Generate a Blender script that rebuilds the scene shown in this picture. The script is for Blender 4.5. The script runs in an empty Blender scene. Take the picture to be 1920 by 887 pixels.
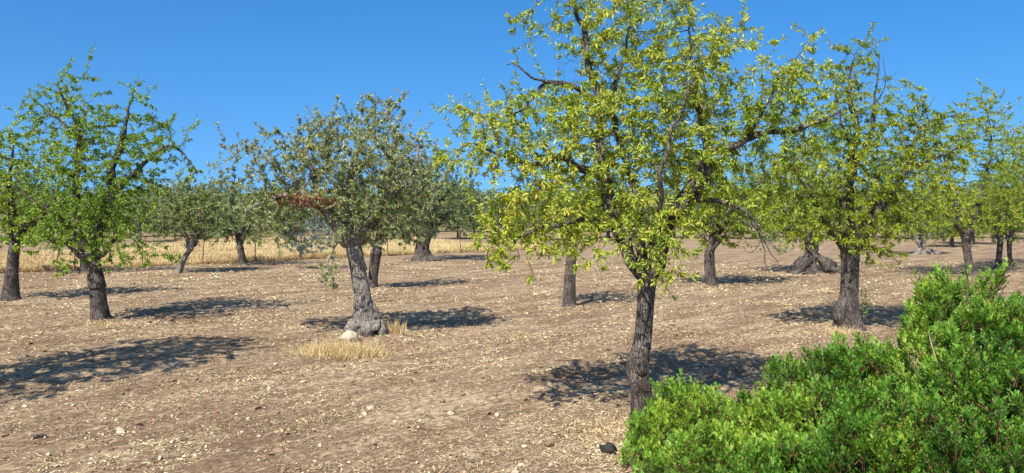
import bpy, math, random
import numpy as np
from mathutils import Vector

SC = bpy.context.scene
COL = SC.collection
F = 1423.0          # focal length of the photograph in its own pixels
HC = 1.9            # eye height
HOR = 400.0         # row of the field's vanishing line
rng = np.random.default_rng(7)
random.seed(7)

# ------------------------------------------------------------------ noise
def _hash(ix, iy, iz, seed):
    h = (ix * 374761393 + iy * 668265263 + iz * 1274126177 + seed * 974634541) & 0xFFFFFFFF
    h = ((h ^ (h >> 13)) * 1274126177) & 0xFFFFFFFF
    h = ((h ^ (h >> 16)) * 2246822519) & 0xFFFFFFFF
    return ((h ^ (h >> 15)) & 0xFFFF) / 32767.5 - 1.0

def noise3(p, seed=0):
    p = np.asarray(p, float)
    i = np.floor(p).astype(np.int64)
    f = p - i
    u = f * f * (3 - 2 * f)
    r = 0.0
    for dx in (0, 1):
        for dy in (0, 1):
            for dz in (0, 1):
                w = (u[:, 0] if dx else 1 - u[:, 0]) * (u[:, 1] if dy else 1 - u[:, 1]) * (u[:, 2] if dz else 1 - u[:, 2])
                r = r + w * _hash(i[:, 0] + dx, i[:, 1] + dy, i[:, 2] + dz, seed)
    return r

def fbm(p, oct=3, seed=0):
    p = np.asarray(p, float)
    a, s, r = 1.0, 1.0, 0.0
    for k in range(oct):
        r = r + a * noise3(p * s, seed + k)
        a *= .5
        s *= 2.03
    return r

# ------------------------------------------------------------------ ground form
UX, UY = 0.732, 0.681            # direction the field was tilled in
FEET = [(1206, 792, .055), (690, 632, .09), (185, 605, .05), (18, 567, .05), (1068, 577, .04), (1333, 537, .05), (1590, 620, .07), (1516, 511, .1), (697, 541, .05), (796, 488, .1)]
FEET = [((px - 960) * HC / (py - HOR), HC * F / (py - HOR), h) for px, py, h in FEET]
def ground_z(x, y):
    x = np.atleast_1d(np.asarray(x, float)); y = np.atleast_1d(np.asarray(y, float))
    z0 = np.zeros_like(x)
    a = x * UX + y * UY
    b = -x * UY + y * UX
    z = .035 * noise3(np.stack([x * .25, y * .25, z0], 1), 11)
    near = np.clip((45 - y) / 30, 0, 1)
    rid = noise3(np.stack([a * .35, b * 2.3, z0], 1), 12)
    z = z + near * .028 * rid
    for fx, fy, fh in FEET:
        z = z + fh * np.exp(-((x - fx) ** 2 + (y - fy) ** 2) / (.30 + fh) ** 2)
    z = z + near * .010 * noise3(np.stack([a * 9, b * 13, z0], 1), 19)
    z = z + near * .020 * fbm(np.stack([a * 2.5, b * 5.5, z0], 1), 3, 13)
    return z
def gz(x, y):
    return float(ground_z([x], [y])[0])

def w(px, py, d):
    """point of the photo at depth d, in the world"""
    return np.array([(px - 960) / F * d, d, HC + (HOR - py) / F * d])
def g(px, py):
    d = HC * F / (py - HOR)
    x = (px - 960) / F * d
    return np.array([x, d, gz(x, d)])

# ------------------------------------------------------------------ objects
def tag(o, label=None, cat=None, group=None, kind=None):
    if label: o['label'] = label
    if cat: o['category'] = cat
    if group: o['group'] = group
    if kind: o['kind'] = kind
    return o

def mesh_obj(name, verts, faces, mat, parent=None, tint=None, smooth=True, origin=None):
    """faces: int array (n,k) or list of such arrays"""
    if not isinstance(faces, list): faces = [faces]
    faces = [np.asarray(f, np.int32) for f in faces if len(f)]
    me = bpy.data.meshes.new(name)
    verts = np.asarray(verts, np.float32)
    if origin is not None: verts = verts - np.asarray(origin, np.float32)
    me.vertices.add(len(verts))
    me.vertices.foreach_set('co', verts.ravel())
    nl = sum(f.size for f in faces); npoly = sum(len(f) for f in faces)
    me.loops.add(nl); me.polygons.add(npoly)
    me.loops.foreach_set('vertex_index', np.concatenate([f.ravel() for f in faces]))
    st = []; c = 0
    for f in faces:
        st.append(np.arange(len(f)) * f.shape[1] + c); c += f.size
    me.polygons.foreach_set('loop_start', np.concatenate(st).astype(np.int32))
    me.polygons.foreach_set('use_smooth', np.full(npoly, smooth))
    if tint is not None:
        at = me.attributes.new('tint', 'FLOAT', 'POINT')
        at.data.foreach_set('value', np.asarray(tint, np.float32))
    me.update(calc_edges=True)
    me.materials.append(mat)
    o = bpy.data.objects.new(name, me)
    COL.objects.link(o)
    if parent is not None:
        o.parent = parent
    elif origin is not None:
        o.location = [float(v) for v in origin]
    return o

def empty(name, loc):
    o = bpy.data.objects.new(name, None)
    o.empty_display_size = .2
    o.location = [float(v) for v in loc]
    COL.objects.link(o)
    return o

# ------------------------------------------------------------------ materials
def newmat(name):
    m = bpy.data.materials.new(name); m.use_nodes = True
    nt = m.node_tree
    for n in list(nt.nodes): nt.nodes.remove(n)
    out = nt.nodes.new('ShaderNodeOutputMaterial')
    return m, nt, out
def N(nt, typ, **kw):
    n = nt.nodes.new(typ)
    for k, v in kw.items():
        if k.startswith('i_'):
            n.inputs[k[2:].replace('_', ' ')].default_value = v
        else:
            setattr(n, k, v)
    return n
def ramp(nt, stops, fac=None):
    r = nt.nodes.new('ShaderNodeValToRGB')
    el = r.color_ramp.elements
    while len(el) < len(stops): el.new(.5)
    for e, (p, c) in zip(el, stops):
        e.position = p; e.color = (c[0], c[1], c[2], 1)
    if fac is not None: nt.links.new(fac, r.inputs['Fac'])
    return r

def leaf_mat(name, stops, trans=.3, tcol=(1.25, 1.25, .6), under=None, rough=.45, spec=.4):
    m, nt, out = newmat(name)
    L = nt.links.new
    at = N(nt, 'ShaderNodeAttribute', attribute_name='tint')
    r = ramp(nt, stops, at.outputs['Fac'])
    col = r.outputs['Color']
    if under:
        gm = N(nt, 'ShaderNodeNewGeometry')
        mx = N(nt, 'ShaderNodeMix', data_type='RGBA')
        L(gm.outputs['Backfacing'], mx.inputs['Factor'])
        L(col, mx.inputs['A']); mx.inputs['B'].default_value = (*under, 1)
        col = mx.outputs['Result']
    p = N(nt, 'ShaderNodeBsdfPrincipled', i_Roughness=rough)
    p.inputs['Specular IOR Level'].default_value = spec
    L(col, p.inputs['Base Color'])
    t = N(nt, 'ShaderNodeBsdfTranslucent')
    mt = N(nt, 'ShaderNodeMix', data_type='RGBA', blend_type='MULTIPLY')
    mt.inputs['Factor'].default_value = 1
    L(col, mt.inputs['A']); mt.inputs['B'].default_value = (*tcol, 1)
    L(mt.outputs['Result'], t.inputs['Color'])
    mix = N(nt, 'ShaderNodeMixShader'); mix.inputs[0].default_value = trans
    L(p.outputs[0], mix.inputs[1]); L(t.outputs[0], mix.inputs[2])
    L(mix.outputs[0], out.inputs['Surface'])
    return m

def bark_mat(name, dark, mid, light, zs=.20, scale=48, bump=1.0, bd=.018):
    m, nt, out = newmat(name)
    L = nt.links.new
    tc = N(nt, 'ShaderNodeTexCoord')
    mp = N(nt, 'ShaderNodeMapping'); mp.inputs['Scale'].default_value = (1, 1, zs)
    L(tc.outputs['Object'], mp.inputs['Vector'])
    n0 = N(nt, 'ShaderNodeTexNoise', i_Scale=9.0, i_Detail=3.0)
    L(tc.outputs['Object'], n0.inputs['Vector'])
    add = N(nt, 'ShaderNodeMix', data_type='VECTOR'); add.inputs['Factor'].default_value = .06
    L(mp.outputs[0], add.inputs['A']); L(n0.outputs['Color'], add.inputs['B'])
    v = N(nt, 'ShaderNodeTexVoronoi', feature='DISTANCE_TO_EDGE', i_Scale=float(scale))
    L(add.outputs['Result'], v.inputs['Vector'])
    n1 = N(nt, 'ShaderNodeTexNoise', i_Scale=float(scale) * 1.1, i_Detail=8.0, i_Roughness=.72)
    L(add.outputs['Result'], n1.inputs['Vector'])
    n2 = N(nt, 'ShaderNodeTexNoise', i_Scale=5.0, i_Detail=5.0)
    L(tc.outputs['Object'], n2.inputs['Vector'])
    rv = ramp(nt, [(0, (.45, .45, .45)), (.12, (1, 1, 1))], v.outputs['Distance'])
    mm = N(nt, 'ShaderNodeMath', operation='MULTIPLY')
    L(rv.outputs['Color'], mm.inputs[0]); L(n1.outputs['Fac'], mm.inputs[1])
    m2 = N(nt, 'ShaderNodeMath', operation='ADD')
    m3 = N(nt, 'ShaderNodeMath', operation='MULTIPLY'); m3.inputs[1].default_value = .5
    L(n2.outputs['Fac'], m3.inputs[0])
    L(mm.outputs[0], m2.inputs[0]); L(m3.outputs[0], m2.inputs[1])
    r = ramp(nt, [(.42, dark), (.68, mid), (.95, light)], m2.outputs[0])
    p = N(nt, 'ShaderNodeBsdfPrincipled', i_Roughness=.95)
    p.inputs['Specular IOR Level'].default_value = .12
    L(r.outputs['Color'], p.inputs['Base Color'])
    b = N(nt, 'ShaderNodeBump', i_Strength=bump, i_Distance=bd)
    L(mm.outputs[0], b.inputs['Height']); L(b.outputs[0], p.inputs['Normal'])
    L(p.outputs[0], out.inputs['Surface'])
    return m

def plain_mat(name, stops, scale=8, rough=.9, bump=.3, bd=.01, spec=.2, detail=5):
    m, nt, out = newmat(name)
    L = nt.links.new
    tc = N(nt, 'ShaderNodeTexCoord')
    n1 = N(nt, 'ShaderNodeTexNoise', i_Scale=float(scale), i_Detail=float(detail), i_Roughness=.6)
    L(tc.outputs['Object'], n1.inputs['Vector'])
    r = ramp(nt, stops, n1.outputs['Fac'])
    p = N(nt, 'ShaderNodeBsdfPrincipled', i_Roughness=rough)
    p.inputs['Specular IOR Level'].default_value = spec
    L(r.outputs['Color'], p.inputs['Base Color'])
    b = N(nt, 'ShaderNodeBump', i_Strength=bump, i_Distance=bd)
    L(n1.outputs['Fac'], b.inputs['Height']); L(b.outputs[0], p.inputs['Normal'])
    L(p.outputs[0], out.inputs['Surface'])
    return m

def tint_mat(name, stops, rough=.85, spec=.15, trans=0.0):
    return leaf_mat(name, stops, trans=trans, tcol=(1, .95, .8), rough=rough, spec=spec)

M = {}
M['almond_leaf'] = leaf_mat('almond_leaf', [(0, (.085, .14, .022)), (.30, (.20, .29, .030)), (.62, (.36, .44, .045)), (.85, (.55, .54, .06)), (.95, (.62, .50, .08)), (1, (.48, .29, .07))], trans=.33)
M['fresh_almond_leaf'] = leaf_mat('fresh_almond_leaf', [(0, (.065, .13, .016)), (.4, (.17, .285, .028)), (.8, (.32, .42, .042)), (1, (.46, .44, .05))], trans=.33)
M['bright_almond_leaf'] = leaf_mat('bright_almond_leaf', [(0, (.09, .15, .014)), (.4, (.22, .31, .026)), (.8, (.38, .42, .036)), (1, (.52, .46, .05))], trans=.35)
M['olive_leaf'] = leaf_mat('olive_leaf', [(0, (.085, .115, .032)), (.45, (.19, .235, .065)), (.85, (.31, .34, .10)), (1, (.42, .40, .09))], trans=.15, tcol=(1.2, 1.2, .6), under=(.33, .36, .23), rough=.4, spec=.45)
M['deep_olive_leaf'] = leaf_mat('deep_olive_leaf', [(0, (.065, .105, .028)), (.5, (.145, .205, .050)), (1, (.27, .32, .075))], trans=.15, tcol=(1.2, 1.2, .6), under=(.22, .27, .16), rough=.4, spec=.4)
M['blue_olive_leaf'] = leaf_mat('blue_olive_leaf', [(0, (.08, .125, .10)), (.5, (.15, .21, .18)), (1, (.22, .28, .22))], trans=.15, tcol=(1.1, 1.1, .8), under=(.27, .34, .32))
M['dry_leaf'] = leaf_mat('dry_leaf', [(0, (.07, .03, .022)), (.45, (.17, .068, .04)), (.8, (.30, .14, .055)), (1, (.36, .30, .09))], trans=.2, tcol=(1.2, .9, .6))
M['lentisk_leaf'] = leaf_mat('lentisk_leaf', [(0, (.20, .075, .03)), (.03, (.03, .085, .010)), (.40, (.088, .215, .022)), (.72, (.185, .345, .034)), (.94, (.35, .45, .048)), (1, (.30, .10, .05))], trans=.26, tcol=(1.25, 1.25, .4), rough=.42, spec=.35)
M['lentisk_stem'] = plain_mat('lentisk_stem', [(.3, (.13, .045, .03)), (.7, (.24, .10, .06))], 30, .7)
M['grey_stem'] = plain_mat('grey_stem', [(.3, (.16, .12, .09)), (.7, (.30, .25, .20))], 30, .8)
M['almond_bark'] = bark_mat('almond_bark', (.014, .011, .009), (.085, .069, .057), (.29, .245, .205))
M['olive_bark'] = bark_mat('olive_bark', (.04, .034, .028), (.21, .18, .15), (.44, .39, .33), zs=.26, scale=38)
M['grass'] = tint_mat('dry_grass', [(0, (.38, .25, .11)), (.5, (.62, .46, .22)), (1, (.80, .65, .37))], trans=.2)
M['straw'] = tint_mat('straw', [(0, (.22, .15, .095)), (.3, (.40, .30, .18)), (.65, (.62, .50, .29)), (.9, (.76, .66, .36)), (1, (.80, .73, .55))], trans=.1)
M['stone'] = plain_mat('limestone', [(.25, (.34, .26, .18)), (.6, (.52, .43, .31)), (.85, (.64, .56, .42))], 14, .9, .5, .02)
M['rust'] = plain_mat('rusty_steel', [(.3, (.10, .055, .035)), (.7, (.22, .13, .08))], 40, .8)
M['hole_dark'] = plain_mat('hole_black', [(.3, (.012, .011, .010)), (.7, (.05, .045, .04))], 30, .85)  # darkness of a hole in the soil, put into the lump's colour

def soil_color(nt, L, vec):
    mp = N(nt, 'ShaderNodeMapping')
    mp.inputs['Rotation'].default_value = (0, 0, -math.atan2(UY, UX))
    L(vec, mp.inputs['Vector'])
    st = N(nt, 'ShaderNodeMapping'); st.inputs['Scale'].default_value = (.22, 1.0, 1)
    L(mp.outputs[0], st.inputs['Vector'])
    st2 = N(nt, 'ShaderNodeMapping'); st2.inputs['Scale'].default_value = (.55, 1.0, 1)
    L(mp.outputs[0], st2.inputs['Vector'])
    big = N(nt, 'ShaderNodeTexNoise', i_Scale=.55, i_Detail=4.0); L(st2.outputs[0], big.inputs['Vector'])
    band = N(nt, 'ShaderNodeTexNoise', i_Scale=2.4, i_Detail=5.0, i_Roughness=.6); L(st.outputs[0], band.inputs['Vector'])
    fine = N(nt, 'ShaderNodeTexNoise', i_Scale=34.0, i_Detail=6.0, i_Roughness=.7); L(st2.outputs[0], fine.inputs['Vector'])
    soil = ramp(nt, [(.28, (.115, .075, .045)), (.48, (.232, .157, .097)), (.72, (.36, .26, .165))], fine.outputs['Fac'])
    bandc = ramp(nt, [(.3, (.74, .72, .71)), (.7, (1.22, 1.21, 1.19))], band.outputs['Fac'])
    mul = N(nt, 'ShaderNodeMix', data_type='RGBA', blend_type='MULTIPLY'); mul.inputs['Factor'].default_value = 1
    L(soil.outputs['Color'], mul.inputs['A']); L(bandc.outputs['Color'], mul.inputs['B'])
    # flecks of straw and dead leaf lying in the tilth
    fl = N(nt, 'ShaderNodeTexNoise', i_Scale=24.0, i_Detail=3.0, i_Roughness=.55); L(st2.outputs[0], fl.inputs['Vector'])
    s1 = N(nt, 'ShaderNodeMath', operation='MULTIPLY'); s1.inputs[1].default_value = .55
    s2 = N(nt, 'ShaderNodeMath', operation='MULTIPLY'); s2.inputs[1].default_value = .35
    sa = N(nt, 'ShaderNodeMath', operation='ADD'); sb = N(nt, 'ShaderNodeMath', operation='ADD')
    L(band.outputs['Fac'], s1.inputs[0]); L(big.outputs['Fac'], s2.inputs[0])
    L(s1.outputs[0], sa.inputs[0]); L(s2.outputs[0], sa.inputs[1])
    L(sa.outputs[0], sb.inputs[0]); L(fl.outputs['Fac'], sb.inputs[1])
    mask = ramp(nt, [(.0, (0, 0, 0)), (1, (1, 1, 1))])
    mr = N(nt, 'ShaderNodeMapRange'); mr.inputs['From Min'].default_value = .93; mr.inputs['From Max'].default_value = 1.13
    mr.inputs['To Max'].default_value = .85
    L(sb.outputs[0], mr.inputs['Value'])
    nt.nodes.remove(mask)
    mx = N(nt, 'ShaderNodeMix', data_type='RGBA')
    L(mr.outputs[0], mx.inputs['Factor']); L(mul.outputs['Result'], mx.inputs['A'])
    mx.inputs['B'].default_value = (.50, .385, .235, 1)
    return mx.outputs['Result'], fine.outputs['Fac'], fl.outputs['Fac'], band.outputs['Fac']

m, nt, out = newmat('tilled_soil')
L = nt.links.new
tc = N(nt, 'ShaderNodeTexCoord')
c, fine, fl, band = soil_color(nt, L, tc.outputs['Object'])
p = N(nt, 'ShaderNodeBsdfPrincipled', i_Roughness=1.0); p.inputs['Specular IOR Level'].default_value = .05
L(c, p.inputs['Base Color'])
ad = N(nt, 'ShaderNodeMath', operation='ADD'); L(fine, ad.inputs[0]); L(fl, ad.inputs[1])
b = N(nt, 'ShaderNodeBump', i_Strength=.9, i_Distance=.035); L(ad.outputs[0], b.inputs['Height'])
L(b.outputs[0], p.inputs['Normal']); L(p.outputs[0], out.inputs['Surface'])
M['soil'] = m
M['clod'] = plain_mat('soil_clod', [(.3, (.18, .112, .068)), (.7, (.31, .208, .128))], 25, 1, .6, .02, .05)

# ------------------------------------------------------------------ tubes
def catmull(pts, k):
    pts = np.asarray(pts, float)
    if len(pts) < 3 or k <= 1: 
        return pts
    P = np.vstack([2 * pts[0] - pts[1], pts, 2 * pts[-1] - pts[-2]])
    out = []
    for i in range(1, len(P) - 2):
        for j in range(k):
            t = j / k
            a, b_, c_, d_ = P[i - 1], P[i], P[i + 1], P[i + 2]
            out.append(.5 * ((2 * b_) + (-a + c_) * t + (2 * a - 5 * b_ + 4 * c_ - d_) * t * t + (-a + 3 * b_ - 3 * c_ + d_) * t ** 3))
    out.append(pts[-1])
    return np.array(out)

def resample(pr, step):
    """pr: (n,4) xyz r -> about evenly spaced"""
    pr = catmull(pr, 8)
    s = np.r_[0, np.cumsum(np.linalg.norm(np.diff(pr[:, :3], axis=0), axis=1))]
    n = max(2, int(round(s[-1] / step)) + 1)
    q = np.linspace(0, s[-1], n)
    return np.stack([np.interp(q, s, pr[:, k]) for k in range(4)], 1)

class Tubes:
    def __init__(self): self.v = []; self.f = []; self.n = 0
    def add(self, pts, rad, seg, lump=0.0, lf=5.0, seed=0, lz=.35, lobes=0.0, burl=None):
        pts = np.asarray(pts, float); rad = np.asarray(rad, float)
        n = len(pts)
        if n < 2: return
        t = np.gradient(pts, axis=0)
        t /= np.linalg.norm(t, axis=1)[:, None] + 1e-9
        ref = np.array([1., 0, 0]) if abs(t[0][0]) < .8 else np.array([0, 1., 0])
        A = np.zeros((n, 3)); u = ref
        for i in range(n):
            u = u - t[i] * np.dot(u, t[i]); u = u / (np.linalg.norm(u) + 1e-9); A[i] = u
        B = np.cross(t, A)
        th = np.linspace(0, 2 * math.pi, seg, endpoint=False)
        dirs = A[:, None] * np.cos(th)[None, :, None] + B[:, None] * np.sin(th)[None, :, None]
        R = np.repeat(rad[:, None], seg, 1)
        if lump > 0:
            q = (pts[:, None] + dirs * R[..., None]).reshape(-1, 3)
            nz = fbm(q * np.array([lf, lf, lf * lz]), 3, seed).reshape(n, seg)
            nb = noise3(q * 2.2, seed + 9).reshape(n, seg)
            R = R * (1 + lump * nz + lump * .7 * nb)
        if lobes > 0:
            h = np.linalg.norm(pts - pts[0], axis=1)[:, None]
            ph = seed * .7
            R = R * (1 + lobes * np.exp(-h / .11) * (np.clip(np.cos(3 * th + ph), 0, 1) + .7 * np.clip(np.cos(5 * th + ph * 2.3), 0, 1))[None])
            R = R * (1 + .10 * np.exp(-h / 1.2) * np.sin(4 * th + ph + 1.5 * np.sin(h * 2.2))[:, :] ** 3)
        if burl:
            h = np.linalg.norm(pts - pts[0], axis=1)[:, None]
            q = (pts[:, None] + dirs * R[..., None]).reshape(-1, 3)
            bn = np.abs(noise3(q * 9, 41)).reshape(n, seg) + .6 * np.abs(noise3(q * 19, 42)).reshape(n, seg)
            R = R * (1 + burl[2] * (bn - .35) * np.exp(-((h - burl[0]) / burl[1]) ** 2))
        v = pts[:, None] + dirs * R[..., None]
        idx = np.arange(n * seg).reshape(n, seg) + self.n
        a = idx[:-1]; b_ = idx[1:]
        f = np.stack([a, np.roll(a, -1, 1), np.roll(b_, -1, 1), b_], -1).reshape(-1, 4)
        self.v.append(v.reshape(-1, 3)); self.f.append(f); self.n += n * seg
    def build(self, name, mat, parent=None, origin=None):
        if not self.v: return None
        return mesh_obj(name, np.concatenate(self.v), np.concatenate(self.f), mat, parent, origin=origin)

# ------------------------------------------------------------------ leaves
def leaf_mesh(P, D, Nn, Ln, Wd, fold=.35, droop=.12, mid=(.3, .68)):
    """six-cornered folded blades: one row per leaf"""
    D = D / (np.linalg.norm(D, axis=1)[:, None] + 1e-9)
    S = np.cross(D, Nn); S /= np.linalg.norm(S, axis=1)[:, None] + 1e-9
    U = np.cross(S, D)
    Ln = Ln[:, None]; Wd = Wd[:, None] * .5
    dr = np.array([0, 0, -1.0]) * droop * Ln
    b0 = P; tip = P + D * Ln + dr
    up = U * (Wd * fold)
    r1 = P + D * Ln * mid[0] + S * Wd + up + dr * .15
    r2 = P + D * Ln * mid[1] + S * Wd * .82 + up + dr * .5
    l1 = P + D * Ln * mid[0] - S * Wd + up + dr * .15
    l2 = P + D * Ln * mid[1] - S * Wd * .82 + up + dr * .5
    V = np.stack([b0, r1, r2, tip, l2, l1], 1).reshape(-1, 3)
    base = (np.arange(len(P)) * 6)[:, None]
    Fc = np.concatenate([base + np.array([0, 1, 2, 3]), base + np.array([0, 3, 4, 5])], 0)
    return V, Fc

def unit(v): return v / (np.linalg.norm(v, axis=-1, keepdims=True) + 1e-9)
def randdir(n): return unit(rng.normal(size=(n, 3)))

# ------------------------------------------------------------------ trees
def grow(P, par, att, D, di, dk, trop, iters, jit=.12):
    P = [np.array(p) for p in P]; par = list(par)
    A = att.copy()
    Pn = np.array(P)
    best = np.full(len(A), 1e9); bi = np.zeros(len(A), int)
    def upd(i0, i1):
        for s in range(i0, i1, 400):
            q = Pn[s:min(i1, s + 400)]
            d2 = ((A[:, None] - q[None]) ** 2).sum(-1)
            k = d2.argmin(1); v = d2[np.arange(len(A)), k]
            b_ = v < best
            best[b_] = v[b_]; bi[b_] = k[b_] + s
    upd(0, len(P))
    nch = {}
    for it in range(iters):
        keep = best > dk * dk
        A = A[keep]; best = best[keep]; bi = bi[keep]
        act = best < di * di
        if not act.any(): break
        dirs = unit(A[act] - Pn[bi[act]])
        nodes, inv = np.unique(bi[act], return_inverse=True)
        acc = np.zeros((len(nodes), 3)); np.add.at(acc, inv, dirs)
        acc = unit(acc) + trop + rng.normal(size=acc.shape) * jit
        acc = unit(acc)
        new = []
        for n_, dv in zip(nodes, acc):
            if nch.get(n_, 0) >= 3: continue
            nch[n_] = nch.get(n_, 0) + 1
            new.append((Pn[n_] + dv * D, n_))
        if not new: break
        i0 = len(P)
        for q, n_ in new: P.append(q); par.append(n_)
        Pn = np.array(P)
        upd(i0, len(P))
        # nodes that used up their children let go of their points
        full = np.array([nch.get(k, 0) >= 3 for k in bi])
        if full.any():
            A = A[~full]; best = best[~full]; bi = bi[~full]
    return Pn, np.array(par)

def clumps(ells, ncl, nper, sig, d, shell=.35):
    """clustered points in the crown's lobes: (px,py,rx,ry[,dy,rd,weight])"""
    lob = []
    for e in ells:
        px, py, rx, ry = e[:4]
        dy = e[4] if len(e) > 4 else 0
        s = d / F
        rd = e[5] if len(e) > 5 else max(rx, ry) * s * 1.0
        wt = e[6] if len(e) > 6 else 1.0
        lob.append((w(px, py, d) + np.array([0, dy, 0]), np.array([rx * s, rd, ry * s]), wt))
    vol = np.array([l[1].prod() ** .8 * l[2] for l in lob]); vol /= vol.sum()
    out = []
    for (c, r, _), v in zip(lob, vol):
        n = max(2, int(round(ncl * v)))
        for _ in range(n):
            q = randdir(1)[0] * (shell + (1 - shell) * rng.random()) ** .6
            cc = c + q * r
            k = max(2, int(nper * (.5 + rng.random())))
            out.append(cc + rng.normal(size=(k, 3)) * sig)
    return np.concatenate(out)

def make_tree(name, label, cat, base, d, trunk, limbs, ells, leaf='almond_leaf', bark='almond_bark', group=None,
              ncl=60, nper=22, sig=.16, D=.075, dk=.11, di=1.1, trop=(0, 0, .06), iters=130, lumps=.10,
              lsize=(.062, .017), ldens=5.0, leaf_r=.0075, shoots=.25, seg=20, tint0=.45, split=True, dead=None,
              auto=0, tip_up=.3, droop=.12, flare=None, spur=1.0, r0=.0022, tvar=.30, pexp=2.35, extra_roots=None, thin=.80, burl=None, bare=0.0, back=0.0):
    """trunk: [(px,py,r_px)], limbs: list of [(px,py,dy,r_m)...]; all measured on the photo at depth d"""
    s = d / F
    bx, by = float((base[0] - 960) * s), d
    org = np.array([bx, by, gz(bx, by)])
    root = empty(name, org)
    tag(root, label, cat, group)
    tp = np.array([list(w(px, py, d)) + [r * s * thin] for px, py, r in trunk])
    tp[0, 2] = org[2] - .06
    tr = resample(tp, D)
    P = [q[:3] for q in tr]; par = [-1] + list(range(len(tr) - 1))
    limb = [0] * len(tr); rad = list(tr[:, 3]); nxt = {i: i + 1 for i in range(len(tr) - 1)}
    lim = [list(l) for l in limbs]
    top = tr[-1]
    if auto:
        for k in range(auto):
            e = ells[k % len(ells)]
            ex = w(e[0], e[1], d)
            a = 2 * math.pi * (k + rng.random() * .6) / auto
            tgt = ex + np.array([math.cos(a) * e[2] * s * .45, math.sin(a) * e[2] * s * .6, e[3] * s * (.1 + .3 * rng.random())])
            r1 = top[3] * (.62 if k else .75)
            p0 = tr[-1 - (k % 3)][:3]
            mid1 = p0 + (tgt - p0) * .3 + np.array([0, 0, .12 * np.linalg.norm(tgt - p0)]) + rng.normal(size=3) * .06
            mid2 = p0 + (tgt - p0) * .65 + np.array([0, 0, .08 * np.linalg.norm(tgt - p0)]) + rng.normal(size=3) * .09
            lim.append([('w', *p0, r1), ('w', *mid1, r1 * .75), ('w', *mid2, r1 * .45), ('w', *tgt, r1 * .18)])
    nl = 0
    for l in lim:
        pts = []
        for q in l:
            if q[0] == 'w': pts.append(list(q[1:4]) + [q[4]])
            else: pts.append(list(w(q[0], q[1], d) + np.array([0, q[2], 0])) + [q[3]])
        pts = np.array(pts)
        lr = resample(pts, D)
        wob = fbm(np.c_[np.arange(len(lr)) * .35, np.zeros(len(lr)), np.full(len(lr), nl * 7.7)], 2, 5)
        wob2 = fbm(np.c_[np.arange(len(lr)) * .35, np.ones(len(lr)) * 3, np.full(len(lr), nl * 7.7)], 2, 6)
        fade = np.clip(np.arange(len(lr)) / 4, 0, 1)
        lr[:, 0] += wob * .025 * fade; lr[:, 2] += wob2 * .02 * fade
        k0 = int(np.argmin(((np.array(P) - lr[0, :3]) ** 2).sum(1)))
        nl += 1
        own = limb[k0] if limb[k0] else nl
        prev = k0
        st = 1 if np.linalg.norm(np.array(P[k0]) - lr[0, :3]) < D * .8 else 0
        for i in range(st, len(lr)):
            P.append(lr[i, :3]); par.append(prev); rad.append(lr[i, 3]); limb.append(own)
            if i > st: nxt[prev] = len(P) - 1
            prev = len(P) - 1
    nsc = len(P)
    att = clumps(ells, ncl, nper, sig, d)
    att = att[att[:, 2] > .5]; att[:, 1] += back
    tn = max(0, len(tr) - 4)
    # the trunk itself does not sprout below its fork
    Pg, pg = grow([p + (0 if i >= tn else np.array([0, 0, -50.])) for i, p in enumerate(P)], par, att, D, di, dk, np.array(trop), iters)
    Pg[:nsc] = np.array(P)
    P = [p for p in Pg]; par = list(pg)
    limb += [0] * (len(P) - nsc)
    for i in range(nsc, len(P)): limb[i] = limb[par[i]]
    kids = [[] for _ in P]
    for i, q in enumerate(par):
        if q >= 0: kids[q].append(i)
    # shoots beyond the tips, and spurs on the twigs
    n0 = len(P)
    for i in range(tn, n0):
        tip = not kids[i]
        if tip and rng.random() < .8 or (not tip and i >= nsc and rng.random() < spur * .22):
            dv = unit(np.array(P[i]) - np.array(P[par[i]]))
            if not tip: dv = unit(dv * .5 + randdir(1)[0])
            dv = unit(dv + np.array([0, 0, tip_up * (.3 + rng.random())]) + rng.normal(size=3) * .15)
            n = int((1 + rng.random() * 3) * (shoots / .25)) + 1
            if not tip: n = 1 + int(rng.random() * 2)
            prev = i
            for k in range(n):
                dv = unit(dv + rng.normal(size=3) * .12)
                P.append(np.array(P[prev]) + dv * D * .8); par.append(prev); limb.append(limb[prev]); kids.append([])
                kids[prev].append(len(P) - 1); prev = len(P) - 1
    P = np.array(P); par = np.array(par); n = len(P)
    rp = np.zeros(n)
    order = np.arange(n)[::-1]
    acc = np.zeros(n)
    for i in order:      # children always come later than parents
        rp[i] = max(r0, acc[i] ** (1 / pexp)) if acc[i] > 0 else r0
        if par[i] >= 0: acc[par[i]] += rp[i] ** pexp
    R = rp.copy()
    R[:nsc] = np.maximum(np.array(rad), np.minimum(rp[:nsc], np.array(rad) * 1.15))
    for i in range(nsc, n): R[i] = min(R[i], R[par[i]] * .82)
    R = np.maximum(R, r0 * .8)
    # skin chain by chain, one mesh for the trunk and one for each limb
    T = {}
    done = np.zeros(n, bool)
    for i in range(n):
        if done[i]: continue
        ch = [i]; done[i] = True
        cur = i
        while True:
            if cur in nxt: c_ = nxt[cur]
            else:
                ks = [k for k in kids[cur] if not done[k] and limb[k] == limb[cur] and not (cur < nsc and k < nsc)] if cur >= nsc or cur not in nxt else []
                c_ = max(ks, key=lambda k: R[k]) if ks else None
            if c_ is None or done[c_]: break
            done[c_] = True; ch.append(c_); cur = c_
        pts = P[ch]; rr = R[ch].copy()
        if par[i] >= 0:
            pts = np.vstack([P[par[i]], pts]); rr = np.r_[min(R[par[i]] * .9, rr[0] * 1.25), rr]
        if len(pts) < 2: continue
        rr[-1] *= .35
        big = rr.max()
        key = limb[i] if split else 0
        t = T.setdefault(key, Tubes())
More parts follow.
